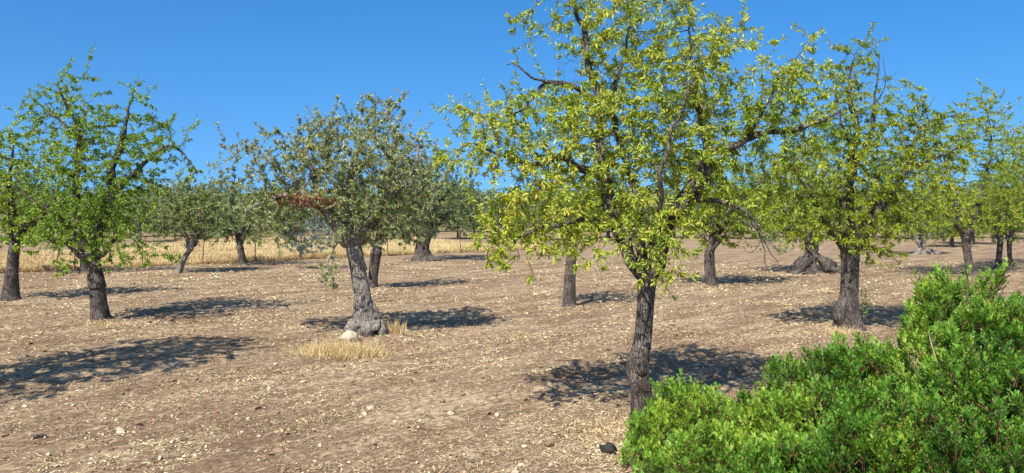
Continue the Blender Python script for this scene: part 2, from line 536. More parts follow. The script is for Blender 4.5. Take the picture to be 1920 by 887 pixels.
        if big > .03:
            k = 4 if i == 0 else 2
            pr = catmull(np.c_[pts, rr], k)
            if i == 0:
                hgt = np.linalg.norm(pr[:, :3] - pr[0, :3], axis=1)
                fl = flare if flare is not None else .16
                pr[:, 3] *= 1 + fl * np.exp(-hgt / .12)
            t.add(pr[:, :3], pr[:, 3], seg if i == 0 else max(8, seg // 2), lumps, 6.0, (int(base[0]) + i * 13) % 97, .35, .45 if i == 0 else 0, burl if i == 0 else None)
        elif big > .012: t.add(pts, rr, 6, .06)
        elif big > .005: t.add(pts, rr, 4)
        else: t.add(pts, rr, 3)
    if extra_roots:
        for er in extra_roots:
            pr = np.array([list(w(px, py, d) + np.array([0, dy, 0])) + [r] for px, py, dy, r in er])
            pr = catmull(pr, 6)
            T[0].add(pr[:, :3], pr[:, 3], 16, min(.42, lumps * 2.6), 7.0, 31, 1.0)
    tro = T.pop(0).build('trunk', M[bark], root, org)
    for k in sorted(T): T[k].build('limb', M[bark], root, org)
    # leaves
    sel = np.where((R < leaf_r) & (np.arange(n) >= nsc))[0]
    if len(sel):
        k = rng.poisson(ldens * rng.gamma(1.5, 1 / 1.5, len(sel)))
        if bare: k[noise3(P[sel] * 1.9 + 40, 15) > 1 - 2 * bare] = 0
        own = np.repeat(sel, k)
        t = unit(P[own] - P[par[own]])
        pos = P[par[own]] + (P[own] - P[par[own]]) * rng.random((len(own), 1))
        side = randdir(len(own)); side = unit(side - t * (side * t).sum(1)[:, None])
        dv = unit(t * (.35 + .5 * rng.random((len(own), 1))) + side + np.array([0, 0, tip_up * .35]))
        nrm = unit(randdir(len(own)) * .9 + np.array([-.1, -.25, .75]))
        ln = lsize[0] * (.6 + .65 * rng.random(len(own))); wd = lsize[1] * (.75 + .5 * rng.random(len(own)))
        V, Fc = leaf_mesh(pos, dv, nrm, ln, wd, droop=droop)
        cl = noise3(pos * 2.4, 3) * .5 + noise3(pos * .9, 4) * .4
        ti = np.clip(tint0 + cl * tvar + rng.normal(size=len(own)) * .17, 0, .97)
        ti[rng.random(len(own)) < .02] = 1.0
        mesh_obj('crown', V, Fc, M[leaf], root, np.repeat(ti, 6), origin=org)
    for l in dead or []:
        tb = Tubes()
        pr = np.array([list(w(px, py, d) + np.array([0, dy, 0])) + [r] for px, py, dy, r in l])
        pr = resample(pr, .05)
        pr[:, 0] += noise3(np.c_[np.arange(len(pr)) * .7, pr[:, 0] * 0, pr[:, 0] * 0 + l[0][0]], 8) * .012
        pr[:, 2] += noise3(np.c_[np.arange(len(pr)) * .7, pr[:, 0] * 0 + 5, pr[:, 0] * 0 + l[0][0]], 8) * .012
        tb.add(pr[:, :3], pr[:, 3], 6)
        o = tb.build('dead_branch', M[bark], root, org)
        o['label'] = 'bare leafless branch'
    print(name, 'nodes', n, 'leaves', len(own) if len(sel) else 0)
    return root, org

AL = 'almond tree'; OL = 'olive tree'

# ---- the big almond in front
make_tree('almond_tree', 'large foreground almond tree with yellowing leaves, its dark forked trunk behind the green shrub', AL,
  (1206, 792), 6.93,
  [(1208, 800, 26), (1206, 770, 24.5), (1201, 730, 24), (1196, 695, 25.5), (1199, 668, 23), (1206, 630, 20.5), (1211, 570, 20), (1214, 525, 22), (1216, 505, 24)],
  [[(1222, 512, 0, .100), (1236, 462, 0, .088), (1250, 420, -.05, .080), (1272, 383, -.1, .078), (1300, 345, -.12, .072), (1319, 310, -.12, .064), (1340, 284, -.15, .036), (1390, 262, -.2, .030), (1442, 254, -.25, .024), (1510, 238, -.3, .017), (1548, 222, -.3, .009)],
   [(1204, 515, 0, .070), (1186, 488, .05, .062), (1170, 450, .1, .058), (1152, 400, .15, .060), (1141, 335, .2, .058), (1133, 270, .22, .046), (1131, 185, .2, .040), (1110, 130, .2, .034), (1103, 55, .2, .026), (1085, 15, .2, .018), (1060, -40, .2, .008)],
   [(1212, 508, .05, .050), (1210, 440, .35, .046), (1209, 353, .5, .042), (1184, 290, .5, .032), (1172, 240, .5, .028), (1167, 166, .5, .024), (1180, 104, .5, .018), (1192, 50, .55, .013), (1200, -30, .6, .007)],
   [(1141, 335, .2, .045), (1100, 316, .1, .040), (1058, 296, 0, .032), (1001, 308, -.1, .022), (950, 300, -.2, .013), (890, 270, -.25, .006)],
   [(1319, 310, -.12, .045), (1323, 270, -.1, .036), (1314, 223, 0, .030), (1303, 171, .1, .024), (1330, 110, .15, .016), (1365, 50, .2, .008)],
   [(1236, 462, 0, .032), (1226, 400, -.3, .026), (1219, 332, -.5, .021), (1236, 270, -.55, .015), (1260, 190, -.55, .011), (1270, 100, -.5, .007), (1262, 20, -.5, .003)],
   [(1131, 185, .2, .026), (1075, 162, .1, .022), (1017, 155, 0, .016), (985, 200, -.05, .009), (935, 225, -.1, .006), (880, 215, -.1, .004)],
   [(1160, 425, .12, .026), (1100, 412, -.1, .022), (1040, 420, -.3, .016), (985, 440, -.4, .010), (930, 470, -.4, .005)],
   [(1280, 372, -.1, .030), (1330, 378, -.3, .02), (1376, 402, -.45, .012), (1396, 440, -.5, .007)],
   [(1390, 262, -.2, .02), (1420, 215, -.15, .014), (1455, 160, -.1, .009), (1500, 95, -.1, .004)],
   [(1182, 480, -.02, .02), (1172, 462, -.35, .014), (1165, 440, -.6, .009), (1140, 450, -.75, .005)]],
  [(1180, 265, 170, 120, 0, 1.0), (1190, 70, 110, 90, .2, .8), (1075, 30, 45, 60, .2, .35), (1060, 170, 80, 70, .1, .7), (950, 235, 75, 65, -.1, .6), (930, 300, 75, 40, -.1, .5),
   (1000, 385, 95, 65, -.1, .8, .9), (945, 440, 55, 42, -.3, .35, 2.2), (1040, 455, 65, 30, -.3, .4, 1.5), (1110, 420, 90, 55, -.1, .8, .9), (1200, 420, 70, 60, -.2, .8), (1195, 462, 48, 32, -.75, .25, 2.0), (1310, 140, 100, 95, .1, .9), (1370, 60, 40, 45, .2, .3),
   (1400, 200, 90, 70, -.1, .7), (1480, 200, 50, 50, -.2, .4), (1500, 100, 16, 40, -.1, .15, 2), (1470, 270, 60, 30, -.2, .4), (1330, 330, 80, 60, 0, .8), (1300, 250, 120, 60, 0, .9),
   (1255, 10, 60, 50, -.3, .5), (1180, -20, 120, 40, 0, .7), (870, 215, 14, 14, -.1, .1, 3), (880, 290, 40, 20, -.2, .2), (1440, 240, 70, 28, -.45, .25, 1.6), (985, 300, 75, 28, -.40, .25, 1.6), (1420, 350, 50, 40, -.2, .4, .6), (990, 40, 8, 8, .2, .1, .1)],
  extra_roots=[[(1197, 664, -.05, .03), (1197, 676, -.075, .058), (1199, 690, -.085, .062), (1200, 699, -.06, .035)], [(1185, 668, 0, .03), (1183, 682, 0, .045), (1186, 700, 0, .04)]], back=.08, ncl=262, nper=18, sig=.095, D=.06, dk=.08, di=.8, lumps=.11, seg=30, ldens=7.8, spur=1.6, tint0=.55, r0=.0016, lsize=(.049, .0125), leaf_r=.0062, droop=.22, bare=.17,
  dead=[[(1075, 162, .1, .016), (1017, 155, -.05, .012), (991, 145, -.1, .010), (970, 124, -.1, .007), (952, 125, -.1, .004)],
        [(970, 124, -.1, .006), (968, 112, -.1, .005), (963, 98, -.1, .003)],
        [(1376, 402, -.45, .010), (1395, 448, -.5, .006), (1403, 495, -.5, .003)],
        [(1385, 420, -.45, .007), (1405, 455, -.45, .005), (1428, 492, -.45, .0025)],
        [(1395, 448, -.5, .004), (1375, 470, -.5, .003), (1362, 458, -.5, .002)]])

# ---- the grey olive
r_o1, org_o1 = make_tree('olive_tree', 'grey olive tree with swollen knotty base and leaning pale trunk beside a white boulder', OL,
  (690, 632), 11.65,
  [(696, 642, 21), (692, 628, 24), (688, 614, 33), (685, 601, 31), (682, 587, 23), (679, 555, 20), (671, 510, 17.5), (666, 475, 17), (664, 455, 18)],
  [[(668, 455, 0, .135), (685, 430, 0, .12), (700, 408, 0, .105), (718, 370, 0, .075), (732, 320, .1, .055), (735, 260, .1, .035), (722, 205, .1, .012)],
   [(658, 458, 0, .13), (636, 424, -.1, .115), (616, 393, -.15, .095), (590, 376, -.2, .060), (555, 366, -.25, .045), (515, 375, -.3, .030), (475, 395, -.3, .012)],
   [(655, 445, .1, .07), (642, 370, .3, .06), (652, 300, .4, .045), (688, 235, .4, .028), (698, 188, .4, .008)],
   [(618, 396, -.15, .06), (596, 335, -.1, .05), (574, 275, 0, .03), (600, 228, 0, .01)],
   [(705, 400, 0, .06), (750, 360, -.3, .045), (780, 320, -.4, .03), (790, 270, -.4, .01)],
   [(590, 376, -.2, .04), (545, 330, -.1, .032), (505, 300, -.1, .02), (472, 262, -.1, .007)],
   [(645, 435, -.1, .03), (640, 460, -.45, .02), (630, 490, -.55, .012), (640, 525, -.6, .006)]],
  [(690, 310, 95, 80, 0, .8), (700, 225, 50, 38, .2, .4), (600, 290, 65, 55, 0, .6), (620, 235, 35, 25, 0, .3), (530, 335, 60, 50, -.1, .5), (465, 360, 42, 52, -.2, .45, .7), (470, 285, 22, 22, -.1, .2),
   (760, 310, 45, 70, -.2, .5), (785, 375, 35, 50, -.2, .4), (640, 365, 55, 35, -.2, .5), (740, 410, 60, 40, 0, .5), (690, 380, 60, 40, -.3, .4), (630, 495, 28, 38, -.5, .25, .5), (520, 420, 50, 30, -.2, .4), (660, 420, 40, 25, -.4, .3, .7)],
  leaf='olive_leaf', bark='olive_bark', group='olive trees in the field', ncl=215, nper=18, sig=.115, D=.075, dk=.10, di=.9, lumps=.15, seg=40, ldens=12.0, tint0=.66,
  lsize=(.054, .0145), tip_up=.7, shoots=.32, droop=.03, trop=(0, 0, .10), flare=.05, leaf_r=.008, burl=(.30, .20, .55),
  extra_roots=[[(715, 600, -.02, .05), (716, 618, -.06, .10), (722, 636, -.06, .07), (728, 642, -.05, .03)], [(668, 596, -.12, .06), (664, 610, -.16, .12), (668, 622, -.14, .09), (676, 630, -.1, .04)],
               [(690, 600, -.18, .05), (693, 612, -.22, .11), (696, 622, -.2, .08), (700, 630, -.15, .03)], [(690, 560, .05, .05), (703, 590, .02, .07), (712, 615, .0, .08), (724, 642, -.03, .06)]])
# the withered spray on its left limb
k = 620
cc = np.concatenate([w(575, 374, 11.22) + rng.normal(size=(k, 3)) * np.array([.19, .14, .07]), w(605, 382, 11.25) + rng.normal(size=(200, 3)) * np.array([.12, .09, .05])])
k = len(cc)
V, Fc = leaf_mesh(cc, unit(randdir(k) + np.array([-.2, 0, -.3])), randdir(k), .06 * (.6 + .6 * rng.random(k)), .016 * np.ones(k))
hz = (cc[:, 2] - cc[:, 2].mean()) / .06
o = mesh_obj('withered_spray', V, Fc, M['dry_leaf'], r_o1, np.repeat(np.clip(.4 + .22 * hz + rng.normal(size=k) * .2, 0, 1), 6), origin=org_o1)
o['label'] = 'spray of dead reddish brown leaves'

# ---- left almonds
r_b, org_b = make_tree('almond_tree', 'almond tree with a dark ring round its stout trunk, sky showing through its top', AL,
  (185, 605), 13.2,
  [(187, 608, 19.5), (185, 570, 19), (183, 545, 18.2), (182, 538, 16.8), (180, 520, 16.5), (176, 490, 16), (172, 462, 16)],
  [[(166, 466, 0, .12), (150, 437, 0, .115), (141, 400, 0, .07), (143, 340, 0, .055), (139, 250, .1, .04), (118, 192, .1, .025), (100, 158, .1, .010)],
   [(176, 464, 0, .11), (190, 420, 0, .10), (203, 365, .1, .085), (204, 313, .1, .07), (224, 268, .1, .045), (237, 195, .1, .015)],
   [(203, 365, .1, .06), (262, 315, 0, .04), (317, 272, 0, .025), (365, 314, 0, .008)],
   [(185, 475, 0, .06), (197, 478, -.1, .045), (225, 450, -.2, .035), (260, 440, -.3, .02), (285, 470, -.3, .008)],
   [(150, 437, 0, .05), (110, 400, -.2, .04), (70, 370, -.3, .025), (45, 330, -.3, .01)],
   [(139, 250, .1, .025), (80, 210, .2, .02), (45, 180, .2, .008)],
   [(150, 440, 0, .03), (140, 460, -.4, .02), (138, 485, -.5, .008)]],
  [(200, 310, 95, 85, 0, .9), (105, 215, 65, 55, .1, .55), (120, 160, 35, 22, .1, .3), (220, 240, 65, 40, .1, .5), (310, 275, 48, 38, 0, .4), (345, 312, 22, 14, 0, .2), (150, 400, 75, 55, -.1, .7),
   (235, 390, 65, 60, -.1, .6), (265, 455, 48, 32, -.3, .3), (140, 478, 28, 16, -.4, .25), (110, 310, 70, 60, 0, .6), (243, 185, 12, 25, .1, .1, 1.5), (205, 450, 50, 25, -.35, .3, 1.5), (165, 430, 50, 30, -.4, .3, 1.3)],
  leaf='fresh_almond_leaf', ncl=150, nper=17, sig=.13, D=.085, dk=.12, di=1.0, lumps=.09, seg=24, ldens=9.5, tint0=.50, lsize=(.058, .018), thin=.74, bare=.06)
tb = Tubes(); sB = 13.2 / F
pr = np.array([[*w(178.5, 512, 13.2), 13.0 * sB], [*w(180.5, 526, 13.2), 14.8 * sB], [*w(182.3, 537, 13.2), 16.0 * sB], [*w(182.6, 540, 13.2), 15.8 * sB], [*w(182.6, 541, 13.2), 10.0 * sB]])
tb.add(pr[:, :3], pr[:, 3], 26, .07, 9, 4, .4); tb.build('bark_collar', M['almond_bark'], r_b, org_b)
make_tree('almond_tree', 'almond tree cut by the left edge of the photo with one limb reaching right', AL,
  (18, 567), 16.2,
  [(17, 569, 17), (20, 530, 16), (24, 490, 13), (27, 460, 12), (28, 445, 12.5)],
  [[(30, 447, 0, .12), (42, 430, 0, .10), (70, 410, 0, .08), (95, 382, 0, .06), (112, 345, 0, .025)],
   [(26, 447, 0, .10), (18, 400, .1, .08), (12, 340, .1, .05), (20, 270, .1, .015)],
   [(22, 455, 0, .08), (0, 447, 0, .065), (-30, 425, 0, .05), (-60, 370, 0, .02)]],
  [(20, 320, 60, 75, 0, .9), (-40, 340, 70, 85, 0, .9), (75, 375, 50, 50, 0, .6), (85, 300, 45, 45, 0, .5), (60, 430, 50, 25, -.2, .4), (-30, 420, 50, 30, 0, .5), (30, 255, 35, 18, 0, .4)],
  leaf='fresh_almond_leaf', ncl=110, nper=15, sig=.15, D=.10, dk=.14, di=1.1, ldens=6.5, tint0=.62, lsize=(.075, .026))
make_tree('almond_tree', 'almond tree mostly hidden, only its short trunk shows behind the ringed almond', AL,
  (160, 513), 23.9, [(160, 514, 10), (158, 490, 9), (156, 470, 8.5)], [],
  [(120, 420, 80, 45), (165, 430, 50, 40), (60, 430, 50, 35), (200, 400, 50, 40)], leaf='fresh_almond_leaf', auto=4, ncl=70, nper=12, sig=.2, D=.14, dk=.2, ldens=8, lsize=(.10, .034), split=False, tint0=.5, r0=.003)

# ---- middle ground
make_tree('almond_tree', 'almond tree with a straight trunk standing directly behind the foreground almond', AL,
  (1068, 577), 15.3, [(1068, 579, 14), (1068, 545, 13.5), (1070, 500, 12), (1073, 460, 11), (1076, 430, 11)], [],
  [(1075, 350, 75, 60), (1030, 370, 50, 45), (1125, 350, 50, 50), (1080, 400, 60, 30)], auto=4, ncl=60, nper=13, sig=.16, D=.11, dk=.15, ldens=5.5, lsize=(.08, .026), tint0=.5)
make_tree('almond_tree', 'almond tree with a grey twisted trunk in the dappled shade right of the foreground almond', AL,
  (1333, 537), 19.7, [(1334, 539, 11.5), (1331, 505, 12), (1330, 480, 11.5), (1334, 455, 11)], [],
  [(1345, 375, 70, 55), (1410, 370, 55, 50), (1290, 400, 45, 40), (1370, 310, 60, 45), (1440, 340, 45, 50), (1380, 425, 60, 25), (1300, 340, 50, 50)], spur=1.6, leaf='bright_almond_leaf', auto=6, ncl=200, nper=13, sig=.17, D=.12, dk=.17, ldens=6.5, lsize=(.085, .027), tint0=.45)
make_tree('almond_tree', 'tall almond tree with a bulging dark trunk standing above the green shrub', AL,
  (1590, 620), 12.3,
  [(1589, 624, 25), (1589, 600, 25), (1588, 582, 23.5), (1592, 555, 19), (1594, 510, 18), (1594, 475, 19), (1594, 460, 21)],
  [[(1592, 462, 0, .14), (1586, 410, 0, .12), (1589, 350, 0, .09), (1600, 295, 0, .07), (1602, 230, 0, .05), (1592, 160, 0, .03), (1603, 105, 0, .010)],
   [(1604, 462, 0, .11), (1622, 430, 0, .09), (1655, 375, -.1, .07), (1690, 325, -.1, .05), (1725, 240, -.1, .028), (1800, 212, -.1, .008)],
   [(1584, 464, 0, .09), (1563, 437, 0, .06), (1535, 405, -.1, .045), (1505, 355, -.2, .03), (1480, 320, -.2, .01)],
   [(1589, 350, 0, .05), (1620, 300, .2, .045), (1645, 240, .2, .03), (1655, 150, .2, .012), (1662, 100, .2, .005)],
   [(1690, 325, -.1, .03), (1735, 300, -.3, .02), (1775, 280, -.3, .008)],
   [(1600, 295, 0, .03), (1570, 240, -.2, .02), (1556, 170, -.2, .008)]],
  [(1600, 340, 90, 80, 0, .9), (1590, 195, 48, 65, 0, .45), (1602, 120, 42, 38, 0, .35), (1500, 350, 62, 62, -.1, .6), (1690, 310, 75, 65, 0, .6), (1680, 230, 55, 50, 0, .5), (1745, 225, 45, 35, 0, .35),
   (1600, 430, 75, 34, -.2, .5, 1.4), (1480, 405, 60, 40, -.2, .5, 1.4), (1700, 395, 70, 45, 0, .5, 1.4), (1770, 270, 40, 40, -.2, .3), (1550, 270, 60, 50, -.1, .5), (1640, 470, 18, 14, -.3, .1, 1)],
  leaf='bright_almond_leaf', extra_roots=[[(1583, 562, -.05, .05), (1573, 578, -.08, .085), (1570, 596, -.1, .085), (1574, 612, -.1, .05)], [(1604, 600, -.05, .06), (1611, 614, -.06, .07), (1616, 624, -.06, .05)]], spur=1.7, ncl=270, nper=16, sig=.12, D=.08, dk=.11, di=1.0, lumps=.14, seg=26, ldens=9.5, tint0=.52, lsize=(.060, .0145), bare=.10, droop=.3,
  dead=[[(1645, 200, .2, .012), (1665, 160, .1, .008), (1660, 100, .1, .003)], [(1660, 150, .1, .006), (1680, 140, .1, .004), (1690, 128, .1, .002)], [(1715, 230, -.1, .012), (1735, 200, -.1, .007), (1750, 180, -.1, .003)]])
make_tree('olive_tree', 'old olive tree with a massive flared root base left of the bulging almond', OL,
  (1516, 511), 24.3, [(1512, 514, 30), (1513, 500, 22), (1519, 482, 15), (1523, 465, 13.5), (1523, 445, 14)], [],
  [(1510, 360, 75, 65), (1565, 370, 50, 55), (1460, 395, 50, 45), (1520, 425, 70, 28), (1490, 330, 60, 45), (1450, 430, 50, 25)], spur=1.6, tint0=.7, leaf='deep_olive_leaf', bark='almond_bark', group='olive trees in the field', auto=6, ncl=190, nper=14, sig=.18, D=.13, dk=.18, ldens=7.5, lsize=(.085, .026), lumps=.2, seg=24,
  extra_roots=[[(1528, 478, -.1, .10), (1538, 490, -.3, .17), (1547, 502, -.4, .19), (1552, 514, -.45, .16)], [(1515, 480, -.1, .14), (1497, 498, -.3, .22), (1483, 510, -.3, .14), (1476, 514, -.3, .06)], [(1540, 500, -.6, .1), (1560, 510, -.6, .12), (1568, 515, -.6, .06)]])
make_tree('almond_tree', 'almond tree with a slim crooked trunk just above the tall shrub', AL,
  (1817, 517), 23.1, [(1820, 521, 9), (1817, 495, 8.5), (1812, 460, 9), (1811, 435, 9.5)],
  [[(1806, 438, 0, .10), (1797, 410, 0, .085), (1792, 370, 0, .06), (1775, 310, 0, .035), (1760, 255, 0, .01)], [(1817, 437, 0, .10), (1830, 400, 0, .08), (1842, 350, 0, .05), (1868, 285, .2, .028), (1862, 225, .2, .014), (1848, 175, .2, .005)], [(1806, 445, 0, .05), (1788, 428, -.2, .04), (1765, 400, -.2, .015)]],
  [(1810, 340, 75, 65), (1845, 240, 55, 50), (1775, 270, 60, 45), (1830, 400, 70, 25), (1880, 280, 38, 60), (1760, 370, 40, 45), (1852, 180, 16, 20), (1720, 330, 50, 60), (1900, 340, 45, 60), (1735, 410, 45, 28)], spur=1.8, ncl=230, nper=14, sig=.17, D=.12, dk=.17, ldens=11, lsize=(.068, .019), tint0=.44, tvar=.25, bare=.15)
make_tree('almond_tree', 'thin almond trunk at the right edge, the nearer of two side by side', AL,
  (1871, 507), 25.3, [(1870, 509, 7.5), (1873, 480, 6.5), (1876, 445, 7)], [],
  [(1885, 370, 50, 60), (1900, 300, 40, 50), (1855, 400, 40, 30)], spur=1.8, auto=5, ncl=110, nper=12, sig=.18, D=.14, dk=.19, ldens=9, lsize=(.085, .023), tint0=.40, bare=.15)
make_tree('almond_tree', 'slender almond trunk at the right edge, the farther of two side by side', AL,
  (1895, 498), 27.6, [(1896, 500, 6), (1893, 475, 5.2), (1893, 450, 6)], [],
  [(1925, 370, 55, 65), (1935, 290, 45, 45), (1880, 410, 40, 30)], spur=1.8, auto=5, ncl=110, nper=12, sig=.18, D=.14, dk=.19, ldens=9, lsize=(.085, .023), tint0=.40, bare=.15)
make_tree('olive_tree', 'small olive tree with a spreading pale root foot far out in the right field', OL,
  (1728, 477), 35.0, [(1728, 480, 15), (1729, 470, 8), (1730, 455, 6.5)], [],
  [(1730, 400, 50, 45), (1770, 405, 38, 38), (1690, 405, 40, 38)], leaf='deep_olive_leaf', bark='olive_bark', group='olive trees in the field', auto=5, ncl=110, nper=11, sig=.2, D=.16, dk=.24, ldens=9, lsize=(.11, .034), split=False, r0=.004, lumps=.2,
  extra_roots=[[(1720, 468, -.2, .1), (1712, 474, -.4, .16), (1704, 480, -.4, .08)], [(1735, 468, -.2, .1), (1744, 475, -.4, .15), (1750, 480, -.4, .07)]])
make_tree('olive_tree', 'olive tree with a dark slanting trunk half hidden behind the knotty olive', OL,
  (697, 541), 19.1, [(697, 543, 10.5), (700, 510, 11), (704, 480, 12), (708, 462, 12)], [],
  [(720, 400, 60, 55), (680, 430, 45, 35), (770, 400, 45, 50), (745, 345, 50, 40)], leaf='olive_leaf', group='olive trees in the field', auto=5, ncl=90, nper=13, sig=.16, D=.12, dk=.16, ldens=8, lsize=(.08, .024), tint0=.55, tip_up=.5,
  dead=[[(690, 505, -.3, .04), (684, 480, -.3, .03), (680, 460, -.3, .02)]])
make_tree('olive_tree', 'dark old olive tree with a very broad trunk in front of the dry grass', OL,
  (796, 488), 30.5, [(797, 491, 26), (796, 478, 20), (795, 460, 17), (796, 445, 17)], [],
  [(795, 370, 65, 60), (850, 355, 50, 55), (872, 400, 35, 45), (770, 415, 50, 35), (810, 320, 45, 30)], leaf='deep_olive_leaf', bark='almond_bark', group='olive trees in the field', auto=6, ncl=120, nper=14, sig=.2, D=.15, dk=.2, ldens=10, lsize=(.10, .03), lumps=.22, tint0=.5)
make_tree('olive_tree', 'young olive tree with a thin trunk leaning right and a round dense crown', OL,
  (333, 514), 23.7, [(332, 516, 8.5), (340, 497, 6.5), (352, 474, 6), (364, 460, 6)], [],
  [(345, 400, 60, 52), (380, 395, 38, 48), (310, 405, 35, 42), (345, 360, 35, 22)], leaf='deep_olive_leaf', bark='olive_bark', group='olive trees in the field', auto=6, ncl=210, nper=14, sig=.16, D=.12, dk=.15, ldens=14, lsize=(.07, .022), tint0=.82)
make_tree('olive_tree', 'olive tree by the wire fence, bare straight trunk tilted left', OL,
  (457, 498), 27.6, [(458, 500, 8), (453, 478, 7.5), (447, 455, 7.5)], [],
  [(445, 405, 50, 45), (490, 410, 40, 40), (410, 410, 35, 35)], leaf='deep_olive_leaf', group='olive trees in the field', auto=5, ncl=80, nper=13, sig=.18, D=.14, dk=.19, ldens=9, lsize=(.09, .027), tint0=.55)
make_tree('olive_sapling', 'slim olive sapling with silvery blue leaves on a thin pale stem near the wire fence', 'sapling',
  (561, 505), 25.8, [(561, 506, 2.6), (562, 485, 2.0), (563, 462, 1.7)], [[(563, 465, 0, .025), (580, 450, 0, .018), (600, 430, 0, .008)], [(563, 464, 0, .02), (556, 445, 0, .014), (552, 425, 0, .006)]],
  [(603, 443, 26, 26), (560, 440, 32, 30), (590, 460, 20, 20)], leaf='blue_olive_leaf', bark='olive_bark', ncl=60, nper=11, sig=.12, D=.11, dk=.14, ldens=10, lsize=(.075, .024), split=False, flare=.1)
# tree just outside the frame whose shade falls across the lower left
make_tree('almond_tree', 'almond tree outside the left edge of the photo whose shade crosses the soil', AL,
  (-400, 780), 7.0, [(-400, 795, 32), (-398, 720, 29), (-396, 640, 28), (-392, 560, 28)], [],
  [(-330, 100, 220, 170, 0, 1.1, 1.4), (-250, -130, 160, 120, .1, .9), (-420, -100, 150, 150, 0, 1.0), (-275, 200, 150, 140, -1.0, .8), (-400, 250, 150, 90, 0, .9), (-245, -60, 110, 110, .3, .5), (-245, 40, 80, 90, .3, .5)], auto=6, ncl=170, nper=14, sig=.15, D=.10, dk=.14, ldens=8.5, lsize=(.075, .026), tip_up=.1, shoots=.12)

# ---- far trees closing the field, one of each kind grown, the rest copied
def far_tree(name, label, leaf, bark, h, seed):
    d = 60.0; s = F / d; hy = HOR + HC * s
    X = 960
    T_ = lambda z: hy - z * s
    return make_tree(name, label, AL if 'almond' in name else OL, (X, hy), d, [(X, hy, .2 * s), (X + 1, T_(.7), .16 * s), (X + 2, T_(1.3), .15 * s)], [],
      [(X, T_(h * .62), h * .40 * s, h * .30 * s), (X + h * .25 * s, T_(h * .6), h * .25 * s, h * .25 * s), (X - h * .25 * s, T_(h * .55), h * .25 * s, h * .25 * s), (X, T_(h * .38), h * .45 * s, h * .20 * s), (X, T_(h * .22), h * .3 * s, h * .1 * s, 0, h * .4, .6)],
      leaf=leaf, bark=bark, auto=5, ncl=90, nper=10, sig=.25, D=.2, dk=.28, di=1.6, ldens=9, lsize=(.17, .06), split=False, r0=.006, leaf_r=.016, seg=10)
protos = []
for i, (nm, lf, bk, h) in enumerate([('olive_tree', 'deep_olive_leaf', 'almond_bark', 4.2), ('olive_tree', 'olive_leaf', 'olive_bark', 3.8), ('almond_tree', 'bright_almond_leaf', 'almond_bark', 4.2), ('olive_tree', 'deep_olive_leaf', 'almond_bark', 3.4)]):
    protos.append(far_tree(nm, 'far tree', lf, bk, h, i)[0])
FAR = []      # px, depth, kind, scale
for (px, d, k, sc) in [(-40, 58, 0, 1.0), (45, 52, 1, .9), (118, 57, 3, 1.1), (215, 60, 0, 1.0), (262, 50, 1, .85), (310, 63, 0, 1.1), (372, 58, 2, .9), (425, 48, 3, .75), (500, 56, 2, .95), (545, 62, 0, 1.0), (615, 58, 1, 1.0),
      (672, 55, 0, .95), (735, 60, 3, 1.1), (860, 56, 0, 1.05), (905, 63, 1, 1.0), (952, 58, 0, .85), (1015, 54, 1, .9), (1082, 60, 0, 1.0), (1140, 57, 2, .95), (1196, 62, 0, 1.0), (1262, 58, 3, 1.1), (1322, 62, 0, 1.0),
      (1392, 57, 1, 1.0), (1448, 60, 0, 1.05), (1505, 63, 2, 1.0), (1572, 58, 0, 1.0), (1640, 60, 1, 1.05), (1700, 56, 0, 1.0), (1784, 43, 2, .8), (1823, 47, 0, .95), (1760, 62, 0, 1.0), (1868, 58, 1, 1.0), (1925, 55, 0, 1.0), (1985, 60, 2, 1.0)]:
    FAR.append((px, d, k, sc))
def copy_tree(src, loc, rz, sc):
    c = src.copy(); COL.objects.link(c)
    c.location = loc; c.rotation_euler = (0, 0, rz); c.scale = (sc, sc, sc)
    for ch in src.children:
        q = ch.copy(); COL.objects.link(q); q.parent = c
    return c
kinds = ['dark olive tree', 'grey-green olive tree', 'yellow-green almond tree', 'low dark olive tree']
used = set()
refs = [(-40, 'beyond the left edge almond'), (45, 'behind the left edge almond'), (118, 'left of the ringed almond\'s trunk'), (215, 'right of the ringed almond\'s trunk'), (262, 'left of the leaning young olive'), (310, 'behind the leaning young olive\'s foot'),
  (372, 'right of the leaning young olive\'s trunk'), (425, 'left of the fence-side olive trunk'), (500, 'right of the fence-side olive trunk'), (545, 'left of the blue sapling'), (615, 'right of the blue sapling'), (672, 'behind the knotty olive\'s fork'), (735, 'left of the broad-trunked olive'),
  (860, 'right of the broad-trunked olive'), (905, 'behind the foreground almond\'s left leaf tips'), (952, 'behind the foreground almond\'s lower left leaves'), (1015, 'above the leaning stake'), (1082, 'behind the straight-trunked almond'), (1140, 'between the straight trunk and the foreground almond'), (1196, 'behind the foreground almond\'s fork'),
  (1262, 'right of the foreground almond\'s fork'), (1322, 'behind the grey twisted almond trunk'), (1392, 'above the dangling bare twigs'), (1448, 'left of the massive flared olive'), (1505, 'behind the massive flared olive'), (1572, 'left of the bulging almond trunk'), (1640, 'right of the bulging almond trunk'),
  (1700, 'left of the pale-footed olive'), (1784, 'in the right field, with a short straight trunk'), (1823, 'behind the slim crooked almond'), (1760, 'right of the pale-footed olive'), (1868, 'behind the two thin trunks at right'), (1925, 'at the right edge'), (1985, 'past the right edge')]
kn = ['dark olive tree', 'grey-green olive tree', 'almond tree', 'low olive tree']
row2 = [(px + rng.normal() * 8, 74 + 9 * rng.random(), [0, 1, 0, 3][j % 4], 1.0 + .25 * rng.random()) for j, px in enumerate(range(-60, 2040, 44))]
row3 = [(px + rng.normal() * 8, 98 + 14 * rng.random(), [0, 3, 1][j % 3], 1.15 + .3 * rng.random()) for j, px in enumerate(range(-60, 2040, 40))]
FAR += row2 + row3
refs += [(0, 'B')] * len(row2) + [(0, 'C')] * len(row3)
